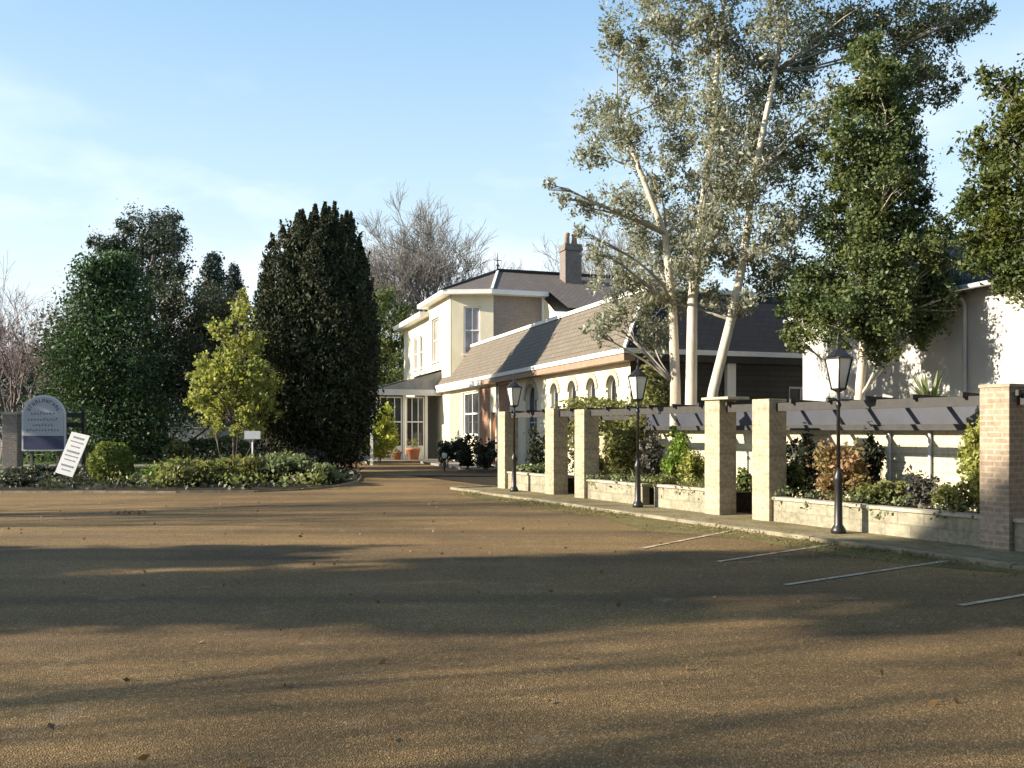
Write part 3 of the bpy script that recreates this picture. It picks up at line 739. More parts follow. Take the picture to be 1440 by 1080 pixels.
mb.bar((ins + .09, e0 + 1.3, CT + .03), (9 - ins, e0 + 1.3, CT + .03), 0.16, 0.12)
mb.bar((-ov, e0, CH + .16), (ins - .05, e0 + 1.25, CT), 0.08, 0.08)
mb.build('roof_coping', M['white'], house)
mb = MB(); mb.box(-ov - .05, -ov + .02, e0 - .05, e1, CH + .0, CH + .14); mb.box(-ov + .02, 9 + ov, e0 - .05, e0 + .02, CH, CH + .14); mb.build('gutter', M['white'], house)
mb = MB(); mb.box(-ov - .01, 0, e0 + .021, 4.4, CH - .2, CH); mb.build('fascia', M['brownfascia'], house); mb = MB(); mb.box(0.0, 9 + ov, e0 + .021, CN, CH - .2, CH); mb.build('fascia', M['timber'], house)
mb = MB(); mb.box(-ov - .01, 0, 4.4, e1, CH - .2, CH); mb.build('fascia', M['white'], house)
mb = MB(); mb.tube([(-.1, 2.95, 0), (-.1, 2.95, CH - .2)], 0.05, 8); mb.build('downpipe', M['white'], house)

# --- block A (far left, two storeys)
AH, BH_ = 7.75, 8.25
mb = MB()
aw = [(1.4, 2.15, 5.1, 6.95), (2.9, 3.65, 5.1, 6.95)]
wall(mb, (0.0, 15.8, 0), U, K, 6.6, AH, aw + [(1.2, 4.4, 0.6, 2.9)], 0.16)
mb.quad([(0, 22.4, 0), (8, 22.4, 0), (8, 22.4, AH), (0, 22.4, AH)])
mb.quad([(8, 22.4, 0), (8, 15.8, 0), (8, 15.8, AH), (8, 22.4, AH)])
mb.build('wall', M['render'], house)
# --- block B with canted bay
mb = MB()
b0, b1, b2, b3 = (0, 15.8), (0, 10.8), (1.98, 10.14), (4.6, 10.14)
bw = [(1.0, 2.6, 5.2, 7.5)]
wall(mb, (-0.03, 15.8, 0), -U, K, 5.0, BH_, bw, 0.18)
cs = (Vector((b2[0], b2[1], 0)) - Vector((b1[0], b1[1], 0))); cl = cs.length; cs.normalize(); cin = Vector((-cs.y, cs.x, 0))
cw = [(0.62, 1.46, 5.35, 7.7)]
wall(mb, (b1[0], b1[1], 0), cs, cin, cl, BH_, cw, 0.14)
mb.build('wall', M['render'], house)
for h in aw: window(house, (0, 15.8, 0), U, K, h, 0.1, vbars=1, hbars=1)
window(house, (0, 15.8, 0), U, K, (1.2, 4.4, 0.6, 2.9), 0.1, vbars=3, hbars=1)
window(house, (-0.03, 15.8, 0), -U, K, bw[0], 0.13, vbars=1, hbars=1, pm=M['netted'])
window(house, (b1[0], b1[1], 0), cs, cin, cw[0], 0.10, vbars=1, hbars=1, t=0.08, pm=M['netted'])
mb = MB(); mb.quad([(b2[0], b2[1], 0), (b3[0], b3[1], 0), (b3[0], b3[1], BH_), (b2[0], b2[1], BH_)]); mb.build('side_wall', M['greybrick'], house); mb = MB()
mb.quad([(4.6, 7.5, 0), (13, 7.5, 0), (13, 7.5, 6.75), (4.6, 7.5, 6.75)])
mb.build('side_wall', M['greybrick'], house)
mb = MB(); mb.quad([(4.6, 7.5, 0), (4.6, 10.14, 0), (4.6, 10.14, BH_), (4.6, 7.5, 6.75)]); mb.build('wall', M['render'], house); mb = MB(); mb.quad([(13, 7.5, 0), (13, 15.8, 0), (13, 15.8, BH_), (13, 7.5, 6.75)]); mb.build('wall', M['render'], house)
# eaves of A and B
mb = MB()
mb.box(-.55, 8.5, 15.4, 22.95, AH, AH + .26)
mb.build('eave', M['white'], house)
mb = MB()
o = 0.5
ev = [(-o, 16.3), (-o, 10.55), (1.75, 9.62), (4.7, 9.62), (4.7, 16.3)]
mb.slab(ev[::-1], BH_, BH_ + .22); mb.build('eave', M['white'], house)
z0 = BH_ + .225; ap = (3.1, 13.0, 9.98); rg_ = (13.0, 13.0, 9.98)
mb = MB()
p = [(x, y, z0) for x, y in ev]
mb.quad([p[0], p[1], ap]); mb.quad([p[1], p[2], ap])
mb.build('roof', M['slate'], house)
mb = MB()
mb.quad([p[2], p[3], (4.7, 13.0, 9.98), ap]); mb.quad([p[0], ap, rg_, (13, 16.3, z0)])
sl = (9.98 - z0) / (13 - 9.62)
mb.quad([(4.701, 7.1, 9.98 - sl * 5.9), (13.4, 7.1, 9.98 - sl * 5.9), (13.4, 13.0, 9.979), (4.701, 13.0, 9.979)])
mb.build('roof', M['slate'], house)
mb = MB(); mb.bar((ap[0], ap[1], ap[2] + .02), p[2], 0.12, 0.1); mb.build('hip_flashing', M['white'], house)
mb = MB(); mb.bar((ap[0], ap[1], ap[2] + .03), p[1], 0.16, 0.12); mb.bar((ap[0], ap[1], ap[2] + .05), (13, 13, 10.03), 0.2, 0.14); mb.build('ridge_tile', M['darkroof'], house)
mb = MB(); mb.box(4.5, 4.62, 10.0, 10.13, 5.6, BH_); mb.build('downpipe', M['white'], house); mb = MB(); mb.box(4.5, 4.66, 7.2, 7.45, 5.6, 6.9); mb.build('downpipe', M['white'], house)
mb = MB(); mb.box(4.6, 13.4, 7.02, 7.1, 6.92, 7.07); mb.build('gutter', M['greypaint'], house)
# finial
mb = MB(); mb.tube([(3.1, 13, 9.95), (3.1, 13, 10.45), (3.1, 13, 10.95)], [.05, .035, .012], 6); mb.bar((2.9, 13, 10.55), (3.3, 13, 10.55), .035, .035); mb.lathe([(.02, 10.2), (.1, 10.28), (.02, 10.36)], (3.1, 13, 0), 8)
mb.build('finial', M['iron'], house)
# chimneys
def chimney(k, u, w, dp, z0, z1, pots):
    mb = MB(); mb.box(k - w/2, k + w/2, u - dp/2, u + dp/2, z0, z1 - .35)
    mb.box(k - w/2 - .06, k + w/2 + .06, u - dp/2 - .06, u + dp/2 + .06, z1 - .35, z1 - .2); mb.box(k - w/2 - .02, k + w/2 + .02, u - dp/2 - .02, u + dp/2 + .02, z1 - .2, z1)
    c = mb.build('chimney', M['chimbrick'], house, bevel=0.01)
    for i in range(pots):
        q = MB(); x = k + (i - (pots - 1) / 2) * 0.42
        q.lathe([(.15, z1), (.13, z1 + .45), (.16, z1 + .5), (.15, z1 + .62), (.10, z1 + .63)], (x, u, 0), 10); q.build('chimney_pot', M['potgrey'], c)
chimney(6.75, 11.8, 0.92, 0.8, 8.6, 11.35, 2)
chimney(10.2, 15.5, 0.55, 0.55, 8.2, 10.5, 1)
# lower slate lean-to seen between B and the mansard
mb = MB(); mb.quad([(4.0, 5.2, 5.7), (12, 5.2, 5.7), (12, 7.49, 6.55), (4.0, 7.49, 6.55)]); mb.build('lean_to_roof', M['slate'], house)
# --- glazed porch
pk = -3.25
for kk, uu in ((pk, 13), (-1.9, 13), (-.75, 13), (pk, 16), (pk, 19)):
    MB().box(kk - .07, kk + .07, uu - .07, uu + .07, 0.1, 3.42).build('porch_post', M['white'], house)
mb = MB(); mb.quad([(pk - .35, 12.6, 3.66), (pk - .35, 19.4, 3.66), (-.02, 19.4, 4.72), (-.02, 12.6, 4.72)]); mb.quad([(pk - .35, 12.6, 3.6), (pk - .35, 19.4, 3.6), (-.02, 19.4, 4.66), (-.02, 12.6, 4.66)])
mb.build('porch_roof', M['lead'], house)
mb = MB(); mb.box(pk - .4, -.02, 12.5, 12.6, 3.36, 3.66); mb.box(pk - .4, pk - .3, 12.6, 19.4, 3.36, 3.66)
mb.build('porch_fascia', M['greypaint'], house)
MB().prism([(pk - .2, 3.665), (-.02, 3.665), (-.02, 4.62)], 12.63, 12.66).build('porch_gable', M['lead'], house)
def glazed(k0, k1, zb):
    f = MB(); t = .06
    for a in (k0 + .03, k1 - .03): f.box(a - t/2, a + t/2, 13.0 - t/2, 13.0 + t/2, zb, 3.3)
    n = 3
    for z in (zb + .03, zb + (3.3 - zb) * .5, 3.27): f.box(k0 + t, k1 - t, 12.975, 13.025, z - .03, z + .03)
    for i in range(1, n): f.box(k0 + (k1 - k0) * i / n - .02, k0 + (k1 - k0) * i / n + .02, 12.98, 13.02, zb + .06, 3.24)
    w = f.build('porch_window', M['white'], house)
    q = MB(); q.quad([(k0, 13.035, zb), (k1, 13.035, zb), (k1, 13.035, 3.3), (k0, 13.035, 3.3)]); q.build('pane', M['glass'], w)
    q = MB(); q.box(k0, k1, 12.96, 13.03, 0.12, zb); q.build('sill_panel', M['white'], w)
glazed(-3.15, -2.0, 0.75); glazed(-1.8, -0.85, 0.75)
f = MB()
for uu in (13.1, 14.5, 15.9, 17.4, 18.9): f.box(pk - .03, pk + .03, uu, uu + .06, .75, 3.3)
for z in (.75, 2.0, 3.25): f.box(pk - .025, pk + .025, 13.1, 18.9, z - .03, z + .03)
w = f.build('porch_window', M['white'], house); q = MB(); q.quad([(pk + .035, 13.07, .75), (pk + .035, 19, .75), (pk + .035, 19, 3.3), (pk + .035, 13.07, 3.3)]); q.build('pane', M['glass'], w)
q = MB(); q.box(pk - .03, pk + .02, 13.1, 18.9, .12, .72); q.build('sill_panel', M['white'], w)

tp = [HW(-4.2, 10.5), HW(0, 10.5), HW(0, 22), HW(-4.2, 22)]
tag(MB().slab([(p.x, p.y) for p in tp], 0, 0.14).build('terrace', M['paving']), kind='structure')
tp = [HW(-1.6, 1.2), HW(0, 1.2), HW(0, 10.49), HW(-1.6, 10.49)]
tag(MB().slab([(p.x, p.y) for p in tp], 0, 0.10).build('terrace', M['paving']), kind='structure')

# ------------------------------------------------------------------ white building on the right
EO = Vector((7.85, 24.0, 0))
white = empty('white_building', EO, HA, label='tall white rendered building with dark slate roof at right', cat='building')
mb = MB()
EH = 4.75
mb.quad([(0, 0, 0), (0, -15, 0), (0, -15, EH), (0, 0, EH)]); mb.prism([(0, 0), (6, 0), (6, EH), (3, 6.5), (0, EH)], -15, 0)
mb.build('wall', M['whiterender'], white)
mb = MB(); mb.quad([(-.3, -15.3, EH - .18), (-.3, .3, EH - .18), (3, .3, 6.58), (3, -15.3, 6.58)]); mb.quad([(6.3, -15.3, EH - .18), (6.3, .3, EH - .18), (3, .3, 6.58), (3, -15.3, 6.58)]); mb.quad([(-.3, -15.3, EH - .26), (-.3, .3, EH - .26), (-.3, .3, EH - .18), (-.3, -15.3, EH - .18)])
mb.build('roof', M['darkroof'], white)
mb = MB(); mb.tube([(-.36, -15.3, EH - .2), (-.36, .3, EH - .2)], .06, 8); mb.build('gutter', M['greypaint'], white)
mb = MB(); mb.tube([(-.08, -5.55, 0), (-.08, -5.55, EH - .5), (-.34, -5.55, EH - .22)], .05, 8); mb.build('downpipe', M['greypaint'], white)

# ------------------------------------------------------------------ pergola, pillars, planters, garden wall
pillar_data = [   # u, height, material, label
    (0.0, 2.16, 'tanbrick', 'brown brick pillar at the right edge of the photo, nearest of the row'),
    (4.25, 2.14, 'buff', 'buff brick pillar right of the nearer gateway, beside the russet shrub'),
    (5.50, 2.16, 'buff', 'buff brick pillar with pale slab on top left of the nearer gateway'),
    (10.05, 2.08, 'buff', 'buff brick pillar right of the far gateway, behind the middle lamp'),
    (11.40, 2.13, 'buff', 'buff brick pillar left of the far gateway'),
    (13.93, 2.10, 'buff', 'farthest buff brick pillar, at the driveway end of the pergola'),
]
for i, (u, h, mt, lab) in enumerate(pillar_data):
    r = empty('brick_pillar', PW(0, u), PGA, label=lab, cat='pillar', group='brick pillars of the pergola')
    hw = 0.205
    MB().box(-hw, hw, -hw, hw, 0.0, h).build('shaft', M[mt], r, bevel=0.008)
    if i == 2: MB().box(-hw - .05, hw + .06, -hw - .28, hw + .04, h, h + .05).build('capstone', M['cap'], r, bevel=0.01)
    if i == 0: MB().box(-hw - .012, hw + .012, -hw - .012, hw + .012, h, h + .045).build('capstone', M['tanbrick'], r, bevel=0.008)
post = empty('short_brick_post', PW(0.9, PX(852, 0.9)), PGA, label='short square cream brick post among shrubs between the pillars', cat='post')
MB().box(-.11, .11, -.11, .11, 0, 1.42).build('shaft', M['buff'], post, bevel=0.008)
MB().box(-.13, .13, -.13, .13, 1.42, 1.46).build('capstone', M['cap'], post)

per = empty('pergola', PW(0, 7), PGA, label='black timber pergola of beams and rafters on brick pillars', cat='pergola')
us = [-4.0 + 4.0] + [p[0] for p in pillar_data[1:]]
WK = 1.8                                    # garden wall behind the row
for a, b in zip(us[:-1], us[1:]):
    mb = MB(); mb.box(-.045, .045, a + .21 - 7, b - .21 - 7, 1.93, 2.065); mb.build('beam', M['timber'], per)
mb = MB(); mb.box(-.045, .045, -3.0 - 7, -.21 - 7, 1.93, 2.065); mb.build('beam', M['timber'], per)
mb = MB(); mb.box(WK - .20, WK - .10, -3 - 7, 10.1 - 7, 1.60, 1.70); mb.build('wall_plate', M['timber'], per)
u = -2.6
while u < 10.0:
    if all(abs(u - p[0]) > .3 for p in pillar_data) or True:
        mb = MB(); mb.prism([(-.25, 2.02), (-.25, 1.985), (-.08, 1.93), (WK - .11, 1.86), (WK - .11, 1.97), (-.2, 2.05)], u - 7 - .025, u - 7 + .025) if False else mb.bar((-.13, u - 7, 2.085), (WK - .1, u - 7, 2.02), .04, .075)
        mb.build('rafter', M['timber'], per)
    u += 0.78
for u in (10.6, 11.9, 12.7, 13.5):
    mb = MB(); mb.bar((-.13, u - 7, 2.085), (WK - .1, u - 7, 2.02), .04, .075); mb.build('rafter', M['timber'], per)
mb = MB(); mb.box(WK - .2, WK - .1, 10.3 - 7, 14 - 7, 1.86, 1.96); mb.build('wall_plate', M['timber'], per)

gw = empty('garden_wall', PW(WK, 3), PGA, label='cream painted block wall with blue-grey top board behind the pergola', cat='wall')
mb = MB(); mb.box(0, .2, -6, 7.0, 0, 1.66); mb.build('blockwork', M['whitebrick'], gw)
mb = MB(); mb.box(-.05, .2, -6, 7.1, 1.70, 2.0); mb.build('top_board', M['board'], gw)
for uu in (PX(1253, WK), PX(1310, WK), PX(1000, WK)):
    mb = MB(); mb.tube([(-.045, uu - 3, 0), (-.045, uu - 3, 1.6)], .028, 8); mb.build('downpipe', M['greypaint'], gw)

def planter(u0, u1, h, lab, k0=-.12):
    r = empty('planter_wall', PW(k0, u0), PGA, label=lab, cat='planter')
    mb = MB(); mb.box(0, .18, 0, u1 - u0, 0, h - .05); mb.build('blockwork', M['planter'], r)
    mb = MB(); mb.box(-.03, .2, -.01, u1 - u0 + .01, h - .05, h); mb.build('coping', M['cap'], r, bevel=.008)
    mb = MB(); mb.box(.181, 1.5, .02, u1 - u0 - .02, 0, h - .10); mb.build('soil', M['soil'], r)
planter(-3.2, -.22, .46, 'cream stone planter wall beyond the nearest pillar at the right edge')
planter(.22, 4.03, .46, 'long cream stone planter wall under the russet shrub')
planter(5.72, 7.35, .50, 'cream stone planter wall between the middle lamp and the nearer gateway')
planter(7.75, 9.83, .48, 'cream stone planter wall left of the middle lamp')
planter(11.62, 13.7, .50, 'low cream planter wall at the far end of the pergola')

# ------------------------------------------------------------------ lamp posts
def lamp_post(x, y, label):
    r = empty('street_lamp', (x, y, 0.035), 0.5, label=label, cat='street lamp', group='black lantern posts along the pergola')
    MB().lathe([(.11, 0), (.11, .06), (.085, .1), (.062, .14), (.055, .75), (.075, .8), (.075, .86), (.045, .92), (.034, 1.0)], n=12).build('base', M['iron'], r)
    MB().lathe([(.030, 1.0), (.026, 1.9), (.042, 1.93), (.042, 1.97), (.026, 2.0), (.024, 2.14)], n=10).build('post', M['iron'], r)
    MB().tube([(-.22, 0, 2.02), (.22, 0, 2.02)], .014, 6).build('ladder_bar', M['iron'], r)
    lf = MB()
    b, t, z0, z1 = .085, .165, 2.20, 2.66
    lf.lathe([(.03, 2.14), (.11, 2.18), (.12, 2.2)], n=4, smooth=False)
    for k in range(4):
        a = math.pi / 2 * (k + .5)
        lf.tube([(b * 1.2 * math.cos(a), b * 1.2 * math.sin(a), z0), (t * 1.2 * math.cos(a), t * 1.2 * math.sin(a), z1)], .013, 5)
        a2 = a + math.pi / 2
        lf.bar((t * 1.2 * math.cos(a), t * 1.2 * math.sin(a), z1), (t * 1.2 * math.cos(a2), t * 1.2 * math.sin(a2), z1), .025, .03)
        for e in (-1, 1):
            pass
    l = lf.build('lantern', M['iron'], r)
    MB().lathe([(b * 1.12, z0 + .002), (t * 1.12, z1 - .01)], n=4, smooth=False).build('glass', M['lampglass'], l)
    MB().lathe([(t * 1.2, z1 + .012), (t * .8, z1 + .07), (t * .42, z1 + .12), (.04, z1 + .14), (.04, z1 + .19), (.010, z1 + .23), (.024, z1 + .28), (.005, z1 + .38)], n=8, smooth=False).build('cap', M['iron'], l)
    return r
for k, x, lab in ((-.55, 1179, 'black lamp post with milky lantern, nearest, in front of the russet shrub'),
                  (-.5, 897, 'black lamp post with milky lantern, middle one, left of the white-capped pillar'),
                  (-.5, 723, 'black lamp post with milky lantern, farthest, by the end pillar')):
    p = PW(k, PX(x, k)); lamp_post(p.x, p.y, lab)

# ------------------------------------------------------------------ signs and small things on the left
def arched_sign():
    Y = 30.0; x0, x1 = P(32, 0, Y).x, P(92, 0, Y).x; w = x1 - x0; cx = (x0 + x1) / 2
    r = empty('arched_sign', (cx, Y, 0), 0.06, label='arched pale sign board with dark lettering and navy lower panel', cat='sign')
    hw = w / 2; zb, zs = 0.9, 2.07
    arc = lambda rr, zc, n=18: [(rr * math.cos(math.pi * i / n), zc + rr * math.sin(math.pi * i / n)) for i in range(n + 1)]
    MB().prism([(-hw, zb), (hw, zb)] + arc(hw, zs), -.03, .03).build('board', M['signtrim'], r)
    hi = hw - .06
    MB().prism([(-hi, 1.42), (hi, 1.42)] + arc(hi, zs), -.045, -.031).build('panel', M['signwhite'], r)
    MB().box(-hi, hi, -.045, -.031, zb + .06, 1.41).build('lower_panel', M['signnavy'], r)
    lt = MB()
    for i in range(11):                                      # lettering follows the arch
        a = math.pi * (0.14 + 0.72 * i / 10); rr = hi - .13
        c = Vector((rr * math.cos(a), -.049, zs + rr * math.sin(a))); t = Vector((math.sin(a), 0, -math.cos(a))); q = Vector((math.cos(a), 0, math.sin(a)))
        lt.bar(c - q * .055 - t * .02, c + q * .055 - t * .02, .008, .022); lt.bar(c - t * .03 + q * (.05 if i % 2 else -.04), c + t * .035 + q * (.05 if i % 2 else -.04), .008, .02)
        if i % 3: lt.bar(c - q * .05 + t * .03, c + q * .05 + t * .03, .008, .02)
    for z, n in ((2.13, 8), (1.93, 10), (1.74, 7), (1.57, 11)):
        x = -n * .05
        for i in range(n):
            hgt = rnd.choice((.05, .06, .08)); lt.box(x + i * .1, x + i * .1 + .025, -.049, -.0455, z, z + hgt)
            lt.box(x + i * .1 + .025, x + i * .1 + .065, -.049, -.0455, z + (hgt - .02) * (i % 2), z + .02 + (hgt - .02) * (i % 2))
    lt.build('lettering', M['signink'], r)
    for sx in (-.6, .6): MB().box(sx * hw - .04, sx * hw + .04, .031, .11, 0, 2.3).build('post', M['bark'], r)
arched_sign()
Y = 30.2; a = P(6, 0, Y).x; b = P(30, 0, Y).x
r = empty('brick_gate_pier', ((a + b) / 2, Y, 0), 0.1, label='grey brick pier standing left of the arched sign', cat='pier')
MB().box(-.24, .24, -.24, .24, 0, 2.12).build('shaft', M['greybrick'], r, bevel=.01); MB().box(-.28, .28, -.28, .28, 2.12, 2.22).build('capstone', M['cap'], r, bevel=.01)
r = empty('slatted_fence', (P(108, 0, 31).x, 31, 0), 0, label='dark slatted fence panel right of the arched sign', cat='fence')
for z in (.5, .9, 1.3, 1.7, 2.05): MB().box(-.45, .2, -.02, .02, z, z + .16).build('slat', M['timber'], r)
for x in (-.45, .2): MB().box(x - .05, x + .05, .021, .12, 0, 2.3).build('post', M['timber'], r)

def leaning_board():
    Y = 25.5
    bl = P(79, 664, Y); br = P(104, 671, Y); tl = P(99, 607, Y); tr = P(125, 613, Y)
    base = Vector(((bl.x + br.x) / 2, Y, 0)); r = empty('leaning_notice_board', base, 0, label='white notice board tilted to the right on a post in the front bed', cat='sign')
    f = lambda p, d=0.0: Vector((p.x - base.x, d + (p.z - 1) * .12, p.z))
    mb = MB(); q = [bl, br, tr, tl]
    F = [f(p) for p in q]; B = [f(p, .035) for p in q]
    mb.quad(F); mb.quad(B[::-1])
    for i in range(4): mb.quad([F[i], B[i], B[(i + 1) % 4], F[(i + 1) % 4]])
    mb.build('board', M['boardwhite'], r)
    lt = MB(); n = Vector((0, -.006, 0)); ex = (F[1] - F[0]); ez = (F[3] - F[0])
    for j, (t, wd) in enumerate(((.90, .6), (.80, .75), (.69, .5), (.56, .7), (.46, .75), (.36, .6), (.22, .7), (.12, .5))):
        m = 5
        for i in range(m):
            s0 = .5 - wd / 2 + wd * i / m; s1 = s0 + wd / m * .62
            lt.bar(F[0] + ex * s0 + ez * t + n, F[0] + ex * s1 + ez * t + n, .006, .035 if j % 3 else .06)
    lt.build('lettering', M['ink'], r)
    MB().tube([f((bl + br) / 2, .06) * 1.0 - Vector((.12, 0, .7)), f((tl + tr) / 2, .06)], .025, 6).build('post', M['bark'], r)
leaning_board()
Y = 27.6; p = P(355, 612, Y)
r = empty('small_white_sign', (p.x, Y, 0), 0.1, label='small blank white sign on a post beneath the yew', cat='sign')
MB().box(-.24, .24, -.02, .02, p.z - .12, p.z + .13).build('panel', M['boardwhite'], r); MB().tube([(0, .05, 0), (0, .05, p.z + .1)], .03, 6).build('post', M['greypaint'], r)
Y = 41.3; p = P(527, 600, Y)
r = empty('white_post', (p.x, Y - .9, 0), 0, label='slim white post standing in the golden bush by the porch', cat='post')
MB().box(-.06, .06, -.06, .06, 0, 2.35).build('shaft', M['white'], r); MB().lathe([(.09, 2.35), (.1, 2.4), (.02, 2.52)], n=8).build('finial', M['white'], r)
# boundary wall and hedge beyond the lawn
r = empty('boundary_wall', (-22, 56, 0), 0, label='long grey boundary wall beyond the lawn', cat='wall')
MB().box(-14, 7.5, -.12, .12, 0, 1.72).build('panel', M['fence'], r); MB().box(-14.05, 7.55, -.17, .17, 1.72, 1.80).build('coping', M['cap'], r)
for x in (-2.2, -.1, 3.2, 6.8): MB().box(x - .12, x + .12, -.2, -.121, 0, 2.0).build('post', M['cap'], r)
def hedge(name, x0, x1, y, th, h, n, size, mat, label, rz=0.0):
    root = empty(name, ((x0 + x1) / 2, y, 0), rz, label=label, cat='hedge')
    L = x1 - x0
    pts = np.stack([RNG.uniform(-L/2, L/2, n), RNG.uniform(-th/2, th/2, n), h * RNG.random(n) ** .6], 1)
    pts[:, 2] *= 1 + .10 * np.sin(pts[:, 0] * 1.7) + .06 * np.sin(pts[:, 0] * 4.1)
    leaves('foliage', pts, size, mat, root)
    mb = MB()
    for i in range(int(L / .7)): limb(mb, (-L/2 + i * .7 + .3, 0, 0), (-L/2 + i * .7 + .3 + rnd.uniform(-.2, .2), 0, h * .8), .03, .01, seg=3, sides=4)
    mb.build('stem', M['bark'], root)
hedge('low_hedge', -26, -13.2, 46, 1.1, 1.15, 9000, .16, M['hedge'], 'low dark green hedge running across the lawn')

# terracotta pots and planters on the terrace
for i, (x, y, s, lab) in enumerate(((558, 640, .8, 'small terracotta pot left of the pair in front of the porch'), (581, 641, 1.15, 'larger terracotta pot in front of the porch window'))):
    p = G(x, y + 8); p.y = min(p.y, 44.0); p.x = (x - 720) / F_PX * p.y
    r = empty('plant_pot', (p.x, p.y, .14), 0, label=lab, cat='plant pot', group='terracotta pots by the porch')
    MB().lathe([(.22 * s, 0), (.3 * s, .42 * s), (.34 * s, .43 * s), (.34 * s, .5 * s), (.29 * s, .5 * s)], n=14).build('pot', M['pot'], r)
    leaves('plant', clump((0, 0, .62 * s), .3 * s, 160, 8), .1, M['olive'], r)

# ------------------------------------------------------------------ shrubs in the left bed
def atpx(x, Y): return (x - 720) / F_PX * Y
def topz(y, Y): return CAMH + (HOR - y) / F_PX * Y
def sh(x, Y, wpx, ytop, n, size, mat, label, name='shrub', z0=.07, **kw):
    h = topz(ytop, Y) - z0
    return shrub(name, atpx(x, Y), Y, wpx / 2 / F_PX * Y, h, n, size, M[mat], label, z0=z0, **kw)
# clipped ball: leaves close to a sphere
Y = 25.3; bx = atpx(157, Y); br_ = .62
r = empty('clipped_bush', (bx, Y, .07), label='round clipped green bush beside the tilted notice board', cat='shrub')
p_ = ball(6500, .14) * br_; p_ *= (1 + .07 * np.sin(p_[:, :1] * 9 + p_[:, 2:] * 7)); p_[:, 2] = np.maximum(p_[:, 2] + br_ * .98, .02)
leaves('foliage', p_, .075, M['box'], r, aspect=.65); MB().tube([(0, 0, 0), (0, 0, .6)], .05, 6).build('stem', M['bark'], r)
sh(262, 24.9, 110, 646, 3000, .12, 'olive', 'low spreading olive shrub right of the clipped ball bush', sub=40)
sh(335, 25.6, 84, 643, 2600, .12, 'olive', 'bronze-tinted low shrub in the middle of the left bed', sub=30)
sh(408, 26.2, 110, 639, 3400, .13, 'pale', 'pale green spreading shrub at the right end of the left bed', sub=40)
sh(455, 25.6, 60, 655, 1500, .12, 'pale', 'small silvery ground shrub at the corner of the left bed', sub=20)
sh(228, 27.0, 40, 655, 1500, .12, 'bright', 'small bright green shrub behind the clipped ball bush', sub=20)
sh(250, 33, 40, 622, 1200, .13, 'olive', 'small rounded bush on the lawn beyond the bed', sub=20)
sh(372, 29.9, 70, 632, 1300, .13, 'dull', 'twiggy dull purple shrub under the yew', sub=24)
sh(422, 30.4, 80, 630, 1500, .13, 'dull', 'dark twiggy shrub at the right foot of the yew', sub=24)
sh(55, 27.5, 90, 655, 1700, .11, 'cover', 'dull low shrub in front of the arched sign', sub=26)
sh(20, 24.6, 70, 668, 1200, .1, 'cover', 'low leafy plant at the far left end of the front bed', sub=22)
n = 11000
xs = RNG.uniform(-17, -4.9, n); ys = 22.85 + RNG.random(n) ** 1.2 * 8.5
pat = np.sin(xs * 2.3) * np.sin(ys * 2.9 + xs) + .5 * np.sin(xs * 5.1 + 2)
keep = pat > RNG.uniform(-1.3, .9, n)
keep &= ~((xs > -6.6) & (ys < 23.6 + (xs + 6.6) * .9))
keep &= ~((xs > -5.4) & (ys > 29))
keep &= RNG.random(n) < np.clip((ys - 22.7) / 1.6, .25, 1)
zz = .07 + RNG.random(n) * .16 * (1 + .6 * pat)
tag(leaves('ground_cover', np.stack([xs, ys, zz], 1)[keep], .13, M['cover']), label='dull green ground cover filling the left planting bed', cat='ground cover', kind='stuff')
n = 2600
xs = RNG.uniform(-11.3, -5.2, n); ys = RNG.uniform(23.6, 26.4, n); keep = np.sin(xs * 3.1) + np.sin(ys * 4 + xs * 2) > RNG.uniform(-1.2, 1.2, n)
tag(leaves('ground_cover', np.stack([xs, ys, .12 + RNG.random(n) * .3], 1)[keep], .12, M['coverbright']), label='pale green low planting in the sunny middle of the bed', cat='ground cover', kind='stuff')

# golden bush and dark shrubs by the house
sh(503, 41.0, 60, 600, 2600, .17, 'gold', 'bright golden low bush left of the white post by the porch', sub=22)
sh(535, 41.4, 50, 570, 2800, .17, 'gold', 'taller golden-green bush against the porch corner', sub=24)
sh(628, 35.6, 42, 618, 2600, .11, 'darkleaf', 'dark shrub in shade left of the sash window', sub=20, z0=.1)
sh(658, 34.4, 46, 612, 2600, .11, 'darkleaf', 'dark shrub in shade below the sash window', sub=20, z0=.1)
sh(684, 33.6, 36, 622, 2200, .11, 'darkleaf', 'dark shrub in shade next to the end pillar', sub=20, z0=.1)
r = empty('garden_light', (atpx(625, 34.6), 34.6, 0), label='small white garden light at the foot of the dark shrubs', cat='garden light')
MB().tube([(0, 0, 0), (0, 0, .5)], .025, 6).build('stem', M['iron'], r); MB().lathe([(.08, .5), (.1, .52), (.1, .68), (.05, .72)], n=10).build('lamp_head', M['lampglass'], r)

# ------------------------------------------------------------------ shrubs in the pergola garden
def pg(x, k, wpx, ytop, n, size, mat, label, name='shrub', z0=.36, **kw):
    p = PW(k, PX(x, k)); Y = p.y
    return shrub(name, p.x, p.y, wpx / 2 / F_PX * Y, topz(ytop, Y) - z0, n, size, M[mat], label, z0=z0, **kw)
pg(748, .45, 46, 652, 1400, .08, 'pale', 'low cream-edged shrub behind the farthest lamp')
pg(757, 1.3, 36, 605, 1200, .09, 'darkleaf', 'dark upright shrub behind the low cream-edged shrub', z0=.03)
pg(834, .6, 30, 640, 1300, .07, 'box', 'small round green shrub left of the short brick post')
pg(880, 1.2, 56, 585, 3200, .09, 'olive', 'tall olive shrub behind the middle lamp')
pg(914, .7, 44, 612, 2000, .08, 'dull', 'dull purple-green shrub right of the middle lamp')
pg(950, .75, 42, 602, 2400, .075, 'bright', 'bright green cone-shaped shrub left of the white-capped pillar', low=0)
